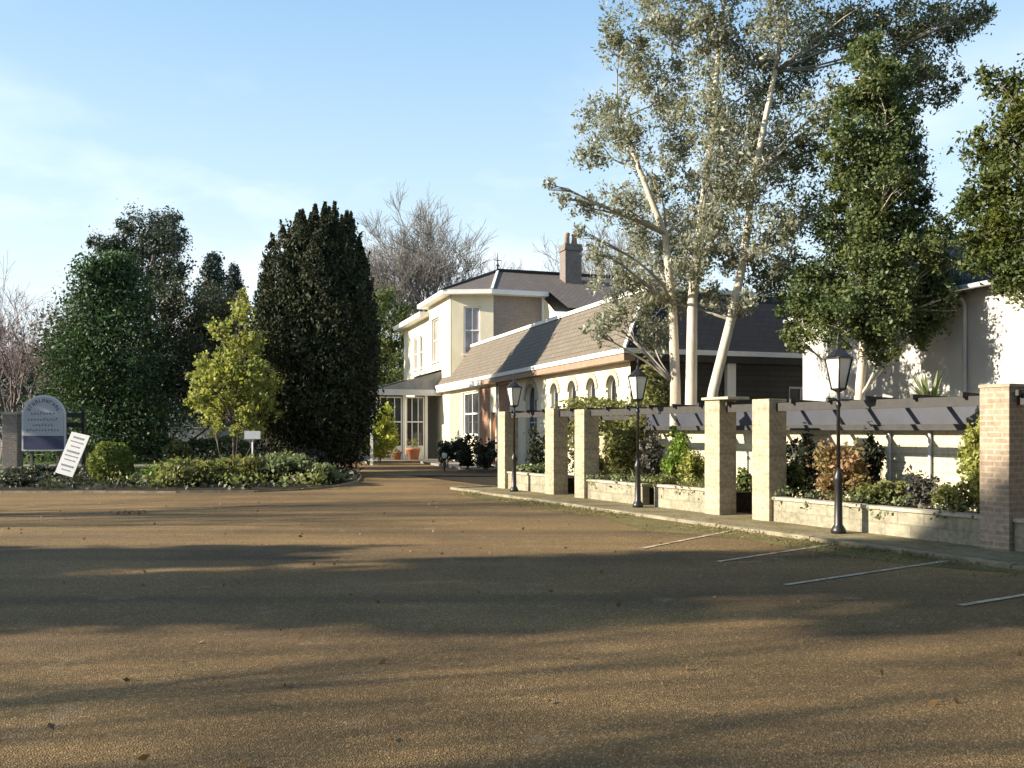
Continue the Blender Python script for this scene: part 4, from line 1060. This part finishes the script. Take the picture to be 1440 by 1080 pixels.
pg(974, .6, 44, 632, 1900, .075, 'lime', 'yellow-green shrub against the white-capped pillar')
pg(935, .35, 60, 668, 1300, .07, 'olive', 'low olive shrub at the foot of the bright cone')
pg(1046, 1.1, 34, 662, 1200, .08, 'hedge', 'small dark green shrub seen through the nearer gateway', z0=.03)
pg(1112, .55, 44, 655, 1500, .08, 'hedge', 'dark green shrub right of the nearer gateway')
pg(1176, .6, 84, 628, 3600, .08, 'red', 'large russet and green shrub behind the nearest lamp')
pg(1248, .5, 84, 676, 2600, .07, 'olive', 'low yellow-olive shrub right of the russet shrub')
pg(1300, .45, 64, 668, 1500, .065, 'dull', 'low brownish twiggy shrub in front of the cream wall')
pg(1345, .3, 70, 678, 1900, .065, 'olive', 'low shrub spilling over the planter near the brown pillar')
pg(1377, .4, 50, 590, 2600, .07, 'lime', 'tall yellow-green climber against the left side of the brown pillar')
pg(1128, 1.35, 56, 600, 2600, .09, 'darkleaf', 'dark leaves put in for a shadow on the cream wall left of the russet shrub', z0=.03)  # this and the next: dark foliage in place of shadows on the wall
pg(1228, 1.4, 40, 612, 1800, .09, 'darkleaf', 'dark leaves put in for a shadow on the cream wall right of the russet shrub', z0=.03)
pg(920, 2.6, 70, 520, 2400, .11, 'olive', 'tall yellow-olive shrub behind the middle lamp lantern', z0=.02)
for lab, u0, u1, mt, nn in (('trailing pale plants spilling over the planter under the russet shrub', .3, 4.0, 'pale', 1500), ('trailing olive plants spilling over the planter by the nearer gateway', 5.75, 7.3, 'olive', 700), ('trailing pale plants in the planter left of the middle lamp', 7.8, 9.8, 'pale', 800)):
    q = []
    for i in range(nn):
        u = rnd.uniform(u0, u1); dens = math.sin(u * 3.3) + math.sin(u * 7.9 + 1)
        if dens < rnd.uniform(-1.2, 1.4): continue
        k = rnd.uniform(-.22, .5); zz_ = (.50 + abs(rnd.gauss(0, .07))) if k > -.14 else rnd.uniform(.28, .52) + .06 * dens
        p = PW(k, u, zz_); q.append((p.x, p.y, p.z))
    tag(leaves('trailing_plants', q, .065, M[mt]), label=lab, cat='plants', kind='stuff')
def rowhedge():
    k = 2.7; u0, u1 = PX(905, k), PX(800, k); c = PW(k, (u0 + u1) / 2)
    root = empty('tall_hedge', c, PGA, label='tall light green hedge in front of the arched windows', cat='hedge')
    L = u1 - u0; n = 9000
    pts = np.stack([RNG.normal(0, .35, n), RNG.uniform(-L/2, L/2, n), 2.42 * RNG.random(n) ** .55], 1)
    pts[:, 2] *= 1 + .05 * np.sin(pts[:, 1] * 2.2) + .04 * np.sin(pts[:, 1] * 6.1); pts[:, 2] = np.maximum(pts[:, 2], .05)
    leaves('foliage', pts, .11, M['olive'], root)
    mb = MB()
    for i in range(int(L / .6)): limb(mb, (0, -L/2 + i * .6 + .3, 0), (rnd.uniform(-.2, .2), -L/2 + i * .6 + .3, 2.0), .03, .01, seg=3, sides=4)
    mb.build('stem', M['bark'], root)
rowhedge()
# cordyline
p = PW(2.6, PX(1308, 2.6))
r = empty('cordyline', (p.x, p.y, 0), label='spiky cordyline in front of the white building', cat='plant')
MB().tube([(0, 0, 0), (.03, 0, 1.2), (0, 0, 2.0)], [.09, .07, .06], 8).build('trunk', M['bark'], r)
mb = MB()
for i in range(60):
    a = rnd.uniform(0, 6.28); e = rnd.uniform(.15, 1.3); L = rnd.uniform(.55, .85)
    q = [Vector((math.cos(a) * math.cos(e) * L * t, math.sin(a) * math.cos(e) * L * t, 2.0 + math.sin(e) * L * t - .45 * t * t * (1.3 - e))) for t in (0, .35, .7, 1.0)]
    sd_ = Vector((-math.sin(a), math.cos(a), 0))
    for j in range(3):
        w0, w1 = (.03, .035, .024, .002)[j], (.03, .035, .024, .002)[j + 1]
        mb.quad([q[j] - sd_ * w0, q[j] + sd_ * w0, q[j + 1] + sd_ * w1, q[j + 1] - sd_ * w1])
mb.build('leaf_rosette', M['pale'], r)

# ------------------------------------------------------------------ trees on the right
def blobs_px(lst, Y, sp=1.6):
    out = []
    for x, y, rp in lst:
        yy = Y + rnd.uniform(-sp, sp); p = P(x, y, yy); out.append((p.x, p.y, p.z, rp / F_PX * yy))
    return out
Yg = 20.3
gum_l = [(975,370,34),(985,280,40),(1005,420,24),(1045,430,22),(960,420,22),(1030,200,44),(1000,20,44),(772,258,10),(792,280,13),(842,355,20),(815,325,12),(850,445,22),(838,470,18),(850,165,38),(872,60,38),(900,95,40),(935,40,45),(835,215,28),(880,190,42),(930,140,45),(820,290,22),(868,285,34),(920,255,42),(905,340,42),(868,395,36),(905,420,44),(945,385,42),(925,470,30),(870,440,26),
  (985,70,52),(1000,150,50),(960,200,36),(1010,235,48),(1050,90,52),(1062,180,55),(1060,270,52),(1000,320,46),(1030,360,40),(1090,330,48),(1100,120,55),(1095,30,52),(1115,230,52),(1130,300,44),(1085,395,40),(960,330,40),(1110,385,36),
  (1150,50,52),(1165,150,46),(1200,40,50),(1255,45,50),(1300,40,46),(1345,40,36),(1280,110,42),(1320,120,36),(1255,190,34),(1290,235,26),(1240,130,40),(1370,20,26),
  (900,-30,55),(980,-60,70),(1070,-90,80),(1160,-70,70),(1250,-60,65),(1330,-40,45),(1020,-160,75),(1120,-190,80),(1210,-150,65)]
gb = blobs_px(gum_l, Yg, 1.5)
T = lambda *a: [P(x, y, Yg + dy) for x, y, dy in a]
blob_tree('eucalyptus_tree', P(975, 605, Yg) * 1.0 - Vector((0, 0, P(975, 605, Yg).z)), gb,
    [Vector((P(972, 0, Yg).x, Yg, 0))] + T((972, 560, 0), (974, 420, 0), (985, 320, -.2), (1000, 200, -.2), (1010, 80, 0), (1025, -60, .2)), .155, 126000, .098, M['gum'], M['gumbark'],
    'tall pale-barked eucalyptus with several trunks and grey-green leaves', cat='tree', sub=26, sig=.15, aspect=.42, droop=.5,
    extra_trunks=[([Vector((P(950, 0, Yg + .3).x, Yg + .3, 0))] + T((950, 540, .3), (946, 430, .3), (935, 330, .5), (900, 240, .6), (870, 170, .8)), .14),
                  ([Vector((P(985, 0, Yg - .3).x, Yg - .3, 0))] + T((1003, 550, -.3), (1028, 450, -.4), (1045, 370, -.4), (1060, 250, -.3), (1090, 100, 0), (1120, -60, .2)), .135)],
    limbmat=M['greybark2'], leafmat2=M['gumdark'], split=lambda x, y, z: x > 5.9)
# bare drooping twigs at the left of the crown
# ivy-dark evergreen
Yi = 18.7
ivy_l = [(1215,120,34),(1225,190,38),(1232,260,40),(1226,320,42),(1215,370,42),(1225,430,42),(1222,480,30),(1318,400,30),(1325,360,24),(1310,330,26),(1290,470,24),(1170,420,36),(1225,75,34),(1235,125,36),(1205,150,32),(1255,170,34),(1195,205,38),(1240,225,42),(1280,215,26),(1185,265,36),(1235,280,44),(1285,290,30),(1175,325,38),(1225,345,46),(1280,350,40),(1150,395,38),(1205,410,46),(1265,410,42),(1130,440,34),(1175,455,38),(1240,455,38),(1295,440,32),(1120,470,22),(1300,390,28),(1255,110,26),(1330,420,24)]
blob_tree('evergreen_tree', (P(1208, 0, Yi).x, Yi, 0), [(x, y - (.45 if i < 7 else 0), z, r) for i, (x, y, z, r) in enumerate(blobs_px(ivy_l, Yi, .6))],
    [Vector((P(1206, 0, Yi).x, Yi, 0))] + [P(x, y, Yi) for x, y in ((1208, 560), (1215, 480), (1228, 380), (1232, 250), (1232, 90))], .12, 95000, .075, M['ivy'], M['gumbark'],
    'dark bushy evergreen tree with a pale trunk behind the nearest lamp', sub=20, sig=.17, aspect=.6)
Yr = 13.2
right_l = [(1425,395,30),(1375,365,22),(1400,370,26),(1445,385,30),(1352,300,16),(1358,330,16),(1385,215,36),(1420,190,44),(1450,250,60),(1400,265,44),(1372,285,30),(1395,330,40),(1440,330,56),(1380,350,26),(1480,200,60),(1500,310,60),(1405,120,22),(1385,105,14),(1425,135,24),(1470,130,46),(1530,230,70),(1420,375,30),(1480,390,50),(1560,150,60)]
rb = [(x, y, z, r) for (x, y, z, r) in blobs_px(right_l, Yr, .7)]
xb = P(1570, 0, Yr).x
blob_tree('bushy_tree', (xb, Yr, 0), rb, [Vector((xb, Yr, 0)), Vector((xb - .05, Yr, 2)), Vector((xb - .1, Yr, 4)), Vector((xb - .3, Yr, 6.4))], .16, 40000, .065, M['rightleaf'], M['bark'],
    'glossy green tree reaching in from the right edge', sub=26, sig=.17, aspect=.55)

# ------------------------------------------------------------------ yew
def yew():
    Y = 32.3; cx = atpx(446, Y)
    root = empty('yew_tree', (cx, Y, .05), label='tall dark Irish yew with upright spires beside the driveway', cat='tree')
    # (px of top, top row, depth offset, base px)
    tops = [(372, 355, .2, 390), (385, 335, -.5, 398), (400, 318, .4, 405), (418, 303, -.3, 420), (434, 296, .3, 432), (450, 300, -.9, 445), (462, 289, .2, 458), (474, 286, -.2, 468), (488, 293, .4, 482), (500, 302, -.4, 492), (508, 332, .2, 500),
            (511, 345, .5, 488), (517, 400, -.1, 488), (522, 430, .2, 480), (364, 400, .1, 384), (360, 455, -.2, 380), (410, 330, -1.5, 410), (440, 310, -1.6, 440), (470, 312, -1.6, 470), (495, 330, -1.4, 492), (385, 380, -1.2, 394), (515, 400, -1.0, 505),
            (455, 297, .9, 452), (446, 300, 1.3, 445), (464, 291, -.7, 458), (476, 294, .9, 470), (430, 305, -1.0, 430), (455, 300, -1.3, 450), (480, 300, -1.0, 474), (436, 312, 1.0, 436), (400, 350, 1.4, 405), (440, 320, 1.6, 440), (480, 320, 1.5, 476), (510, 370, 1.2, 500), (425, 380, -2.0, 425), (460, 350, -2.1, 460), (490, 390, -1.9, 488), (398, 420, -1.8, 402)]
    pts = []
    for (xt, yt, dy, xb_) in tops:
        zt = topz(yt, Y) - .05; n = 3800
        t = RNG.random(n) ** .8
        prof = np.where(t < .25, .42 + 2.3 * t, np.clip(1.0 - ((t - .25) / .75) ** 3.2, .04, 1)) * (.66 + .3 * rnd.random())
        a = RNG.random(n) * 6.283; rr = prof * RNG.random(n) ** .3
        rr *= (1 + .22 * np.sin(a * 3 + t * 23 + xt) + .18 * np.sin(a * 2 - t * 61 + yt))
        bx0 = atpx(xb_, Y) - cx; tx = atpx(xt, Y) - cx
        f = t ** .8
        x = bx0 * .92 + (tx - bx0) * f + rr * np.cos(a); y = dy * (.55 + .45 * np.sin(np.minimum(t, .8) * 2)) + rr * np.sin(a)
        pts.append(np.stack([x, y, .35 + (zt - .35) * t + RNG.normal(0, .16, n) * (1 - t)], 1))
    for i in range(900):                                      # loose shoots standing off the spires
        q = pts[rnd.randrange(len(tops))]; p0 = q[rnd.randrange(len(q))]
        if p0[2] < 1.5 or p0[2] > 8.9: continue
        m = 26; tt = np.arange(m)[:, None] / m; L = rnd.uniform(.25, .5)
        a = math.atan2(p0[1], p0[0]); dv = np.array((math.cos(a) * .35, math.sin(a) * .35, 1.0)) * L
        pts.append(p0 + dv * tt + RNG.normal(size=(m, 3)) * .07 * (1.05 - tt))
    c = np.concatenate(pts)
    leaves('crown', c, .13, M['yew'], root, aspect=.45, droop=-.9)
    mb = MB()
    for (xt, yt, dy, xb_) in tops[::2]:
        limb(mb, ((atpx(xb_, Y) - cx) * .35, dy * .3, 0), ((atpx(xt, Y) - cx) * .8, dy * .8, (topz(yt, Y)) * .75), .09, .02, seg=4, sides=6)
    mb.tube([(0, 0, 0), (0, 0, 1.2), (.1, 0, 4)], [.35, .3, .15], 8)
    mb.build('trunk', M['bark'], root)
yew()

# ------------------------------------------------------------------ left background trees
def conifer(name, x, Y, wpx, ytop, n, size, mat, label, lean=0, levels=22, tip=.06, low=.06, group=None, pw=.75):
    h = topz(ytop, Y); R = wpx / 2 / F_PX * Y; base = Vector((atpx(x, Y), Y, 0))
    root = empty(name, base, label=label, cat='tree', group=group)
    tr = MB(); tr.tube([(0, 0, 0), (lean * .5, 0, h * .5), (lean, 0, h)], [h * .022, h * .014, .02], 8); tr.build('trunk', M['bark'], root)
    pts = []; lm = MB(); per_ = n // (levels * 7)
    for i in range(levels):
        f = low + (1 - low) * (i + rnd.random() * .6) / levels; rr = R * (1 - f) ** pw * rnd.uniform(.8, 1.12) + tip * R
        for j in range(7):
            a = rnd.uniform(0, 6.28); L = rr * rnd.uniform(.7, 1.1); z = f * h
            e = Vector((math.cos(a) * L + lean * f, math.sin(a) * L, z + L * rnd.uniform(-.25, .1)))
            lm.tube([(lean * f, 0, z), e], [.04, .01], 4)
            t = RNG.random((per_, 1)) ** .7
            q = np.array((lean * f, 0, z)) * (1 - t) + np.array(e) * t + RNG.normal(size=(per_, 3)) * (L * .16 + .12) * np.array((1, 1, .9)) + np.array((0, 0, 1)) * RNG.uniform(-.5, .5, (per_, 1)) * h * .06
            pts.append(q)
    lm.build('limbs', M['bark'], root)
    leaves('crown', np.concatenate(pts), size, mat, root, aspect=.5)
    return root
conifer('fir_tree', 148, 44, 215, 362, 50000, .17, M['fir'], 'broad dark green fir behind the arched sign', lean=.3, pw=.5, levels=26)
Yp = 52
pine_l = [(195,345,40),(150,355,28),(170,340,30),(225,330,30),(222,312,16),(240,352,26),(245,310,12),(250,335,16),(205,380,30),(250,380,20),(165,385,30),(232,400,26)]
blob_tree('pine_tree', (atpx(205, Yp), Yp, 0), blobs_px(pine_l, Yp, 1.2), [Vector((atpx(205, Yp), Yp, 0)), P(205, 480, Yp), P(210, 400, Yp), P(222, 330, Yp)], .35, 26000, .16, M['pine'], M['bark'],
    'open-topped pine rising behind the broad fir', sub=18, sig=.17)
conifer('blue_fir_tree', 300, 66, 110, 358, 26000, .22, M['bluefir'], 'blue-green fir beyond the yellow-green tree', levels=26)
conifer('blue_fir_tree', 330, 70, 80, 378, 20000, .22, M['bluefir'], 'smaller blue-green fir just left of the yew', levels=24)
Yd = 47
dk = [(300,430,34),(325,450,34),(340,490,34),(310,530,36),(280,560,36),(340,560,34),(250,420,26),(215,470,46),(240,520,46),(205,530,42),(255,460,38),(270,500,34),(180,560,36),(285,440,30),(225,430,34),(300,480,30),(60+40,540,36),(95,500,34)]
blob_tree('bushy_evergreen_tree', (atpx(225, Yd), Yd, 0), blobs_px(dk, Yd, 1.5), [Vector((atpx(225, Yd), Yd, 0)), P(228, 560, Yd), P(235, 470, Yd)], .3, 42000, .16, M['hedge2'], M['bark'],
    'dark spreading evergreen between the fir and the yellow-green tree', sub=18, sig=.18)
Yl = 29.4
lm_ = [(305,600,13),(335,606,14),(362,602,13),(340,412,9),(285,520,26),(275,560,22),(375,535,26),(380,575,22),(298,592,20),(360,600,18),(325,535,34),(335,440,26),(310,465,22),(345,480,32),(318,505,32),(355,520,32),(300,540,30),(335,555,36),(368,560,28),(285,560,24),(310,575,26),(350,585,24),(338,425,18),(365,490,22),(275,530,18)]
blob_tree('small_tree', (atpx(332, Yl), Yl, 0), blobs_px([(x, y, r * .74) for x, y, r in lm_], Yl, .7), [Vector((atpx(330, Yl), Yl, 0)), P(329, 600, Yl), P(334, 520, Yl), P(338, 440, Yl)], .06, 9000, .12, M['lime'], M['bark'],
    'small yellow-green leafy tree left of the yew', sub=18, sig=.2, aspect=.7)
def bare(name, x, Y, ytop, mat, label, seed, depth=6, L=.30, spread=.42, kids=3, trunk=None, cat='bare tree', up=.14, rr=None, group=None, wx=None):
    global rnd
    keep = rnd; rnd = random.Random(seed)
    h = topz(ytop, Y) if ytop else wx; base = Vector((atpx(x, Y) if ytop else x, Y, 0))
    root = empty(name, base, label=label, cat=cat, group=group)
    th = trunk or h * .2; r = rr or h * .018
    MB().tube([(0, 0, 0), (0, 0, th * .5), (.03, 0, th)], [r * 1.3, r * 1.05, r], 8).build('trunk', mat, root)
    mb = MB()
    for k in range(4):
        a = k * 1.57 + rnd.uniform(-.4, .4)
        grow(mb, Vector((.03, 0, th * (.8 + .2 * (k % 2)))), Vector((math.cos(a) * .55, math.sin(a) * .55, 1)).normalized(), h * L, r * .7, depth, spread, kids, up, .70, max(.004, .00019 * Y), 6)
    mb.build('crown', mat, root)
    rnd = keep
    return root
bare('bare_tree', 598, 82, 318, M['greybark'], 'round-headed leafless tree beyond the house roof', 3, depth=5, kids=4, L=.30, spread=.50, up=.10, trunk=7.0, rr=.34)
bare('bare_tree', 545, 88, 345, M['greybark'], 'smaller leafless tree between the yew and the round-headed bare tree', 5, depth=5, kids=4, L=.29, spread=.48, up=.10, trunk=5.0, rr=.28)
bare('bare_tree', 5, 46, 385, M['purplebark'], 'purplish leafless tree at the left edge', 9, depth=5, L=.30, spread=.5, trunk=1.2, rr=.13)
bare('bare_tree', 30, 52, 430, M['purplebark'], 'lower purplish leafless tree behind the arched sign', 10, depth=5, L=.30, spread=.55, trunk=.8, rr=.12)
bare('bare_tree', 868, 58, 335, M['greybark'], 'leafless tree behind the chimney, partly hidden by the eucalyptus', 12, depth=5, L=.28, spread=.5, trunk=6, rr=.2)
Yh = 62
hl = [(545,450,34),(535,500,36),(560,490,32),(575,450,22),(560,540,36),(530,560,40),(580,520,30),(540,430,22),(590,470,24),(510,540,30)]
blob_tree('hedge_tree', (atpx(550, Yh), Yh, 0), blobs_px(hl, Yh, 1.5), [Vector((atpx(550, Yh), Yh, 0)), P(550, 560, Yh), P(550, 450, Yh)], .3, 30000, .18, M['hedge'], M['bark'],
    'broad green tree between the yew and the house', sub=18, sig=.18)
# distant woods closing the view
n = 100000
t = RNG.random(n); xs = -95 + 190 * t; ys = 108 + RNG.normal(0, 4, n)
hh = 9 + 2.5 * np.sin(xs * .21) + 1.8 * np.sin(xs * .47 + 1) + np.where(xs < -50, 3, 0)
tag(leaves('far_wood', np.stack([xs, ys, hh * RNG.random(n) ** .6], 1), 0.42, M['farwood'], aspect=.8), label='far wood closing the view behind the garden', cat='wood', kind='stuff')
mb = MB()
prof = [(-260, 0), (-190, 26), (-120, 37), (-70, 30), (-30, 18), (40, 8), (120, 0)]
for (x0, h0), (x1, h1) in zip(prof[:-1], prof[1:]):
    m = 6
    for i in range(m):
        a, b = i / m, (i + 1) / m; xa, xb2 = x0 + (x1 - x0) * a, x0 + (x1 - x0) * b; ha, hb = h0 + (h1 - h0) * a, h0 + (h1 - h0) * b
        mb.quad([(xa, 190, -.5), (xb2, 190, -.5), (xb2, 330, hb), (xa, 330, ha)], smooth=True); mb.quad([(xa, 330, ha), (xb2, 330, hb), (xb2, 480, -.5), (xa, 480, -.5)], smooth=True)
tag(mb.build('hills', M['hill']), kind='structure')

# ------------------------------------------------------------------ trees left of the frame that throw the shade across the driveway
def shade_tree(x, y, h, R, n, label, seed, dens=1.0, low=.18, size=.3, group='evergreens beside the car park'):
    bl = []
    q = random.Random(seed)
    for i in range(26):
        z = h * (low + (1 - low) * q.random() ** .9); rr = R * (1 - .55 * abs(z / h - .5)) ; a = q.uniform(0, 6.28); d = rr * q.uniform(.1, .75)
        bl.append((x + math.cos(a) * d, y + math.sin(a) * d, z, R * q.uniform(.28, .45)))
    return blob_tree('evergreen_tree', (x, y, 0), bl, [Vector((x, y, 0)), Vector((x, y, h * .4)), Vector((x + .2, y, h * .9))], .22, n, size, M['ivy'], M['bark'], label, sub=16, sig=.2, group=group)
shade_tree(-24.0, 3.4, 14.5, 2.0, 15000, 'bushy evergreen beside the car park, middle of the group', 1, low=.2)
shade_tree(-25.5, 4.9, 14.0, 1.8, 13000, 'slim evergreen beside the car park, behind the middle one', 2, low=.2)
shade_tree(-28.0, 3.4, 15.5, 2.1, 14000, 'tall evergreen beside the car park, at the back of the group', 5, low=.3)
shade_tree(-23.5, 7.4, 8.6, 1.7, 9000, 'lowest bushy evergreen beside the car park', 3, low=.1)
shade_tree(-24.0, -2.3, 13.8, .9, 4500, 'tall bare-stemmed evergreen at the near end of the car park', 4, low=.8)
bare('bare_tree', -15.0, 1.7, None, M['bark'], 'small leafless tree nearest the camera at the car park edge', 31, depth=4, L=.27, spread=.42, trunk=3, rr=.075, wx=9.8)
bare('bare_tree', -17.0, .6, None, M['bark'], 'slim leafless tree beside the nearest small one', 33, depth=4, L=.27, spread=.42, trunk=3, rr=.07, wx=10.5)
shade_tree(-25.5, 29.5, 13.0, 2.4, 15000, 'tall evergreen left of the arched sign, nearest of three', 6, low=.1)
shade_tree(-27.5, 32.2, 13.5, 2.2, 15000, 'tall evergreen left of the arched sign, middle of three', 7, low=.1)
shade_tree(-26.5, 33.9, 13.8, 1.6, 13000, 'tall evergreen left of the arched sign, farther of three', 8, low=.1)
back = shade_tree(-6.0, -11.0, 14.0, 4.2, 20000, 'unseen evergreen added behind the camera to block sky light', 11, low=.05, size=.42, group='added evergreens that block sky light')  # unseen belt and its copies, added to cut the sky fill
for i, (x, y) in enumerate(((0, -10), (6, -11.5), (12, -9), (17.5, -4), (18.5, 3), (-2, -17), (9, -17), (20, 9))):
    c = copy_tree(back); c.location = (x, y, 0); c.rotation_euler = (0, 0, i * 1.3)
bare('bare_tree', -31.0, -1.2, None, M['bark'], 'leafless tree at the near side of the car park', 21, depth=6, L=.22, spread=.55, up=.05, trunk=5, rr=.22, wx=17)
bare('bare_tree', -27, 12.6, None, M['bark'], 'tall leafless tree beyond the evergreens of the car park', 23, depth=5, L=.28, spread=.5, trunk=3, rr=.2, wx=13)
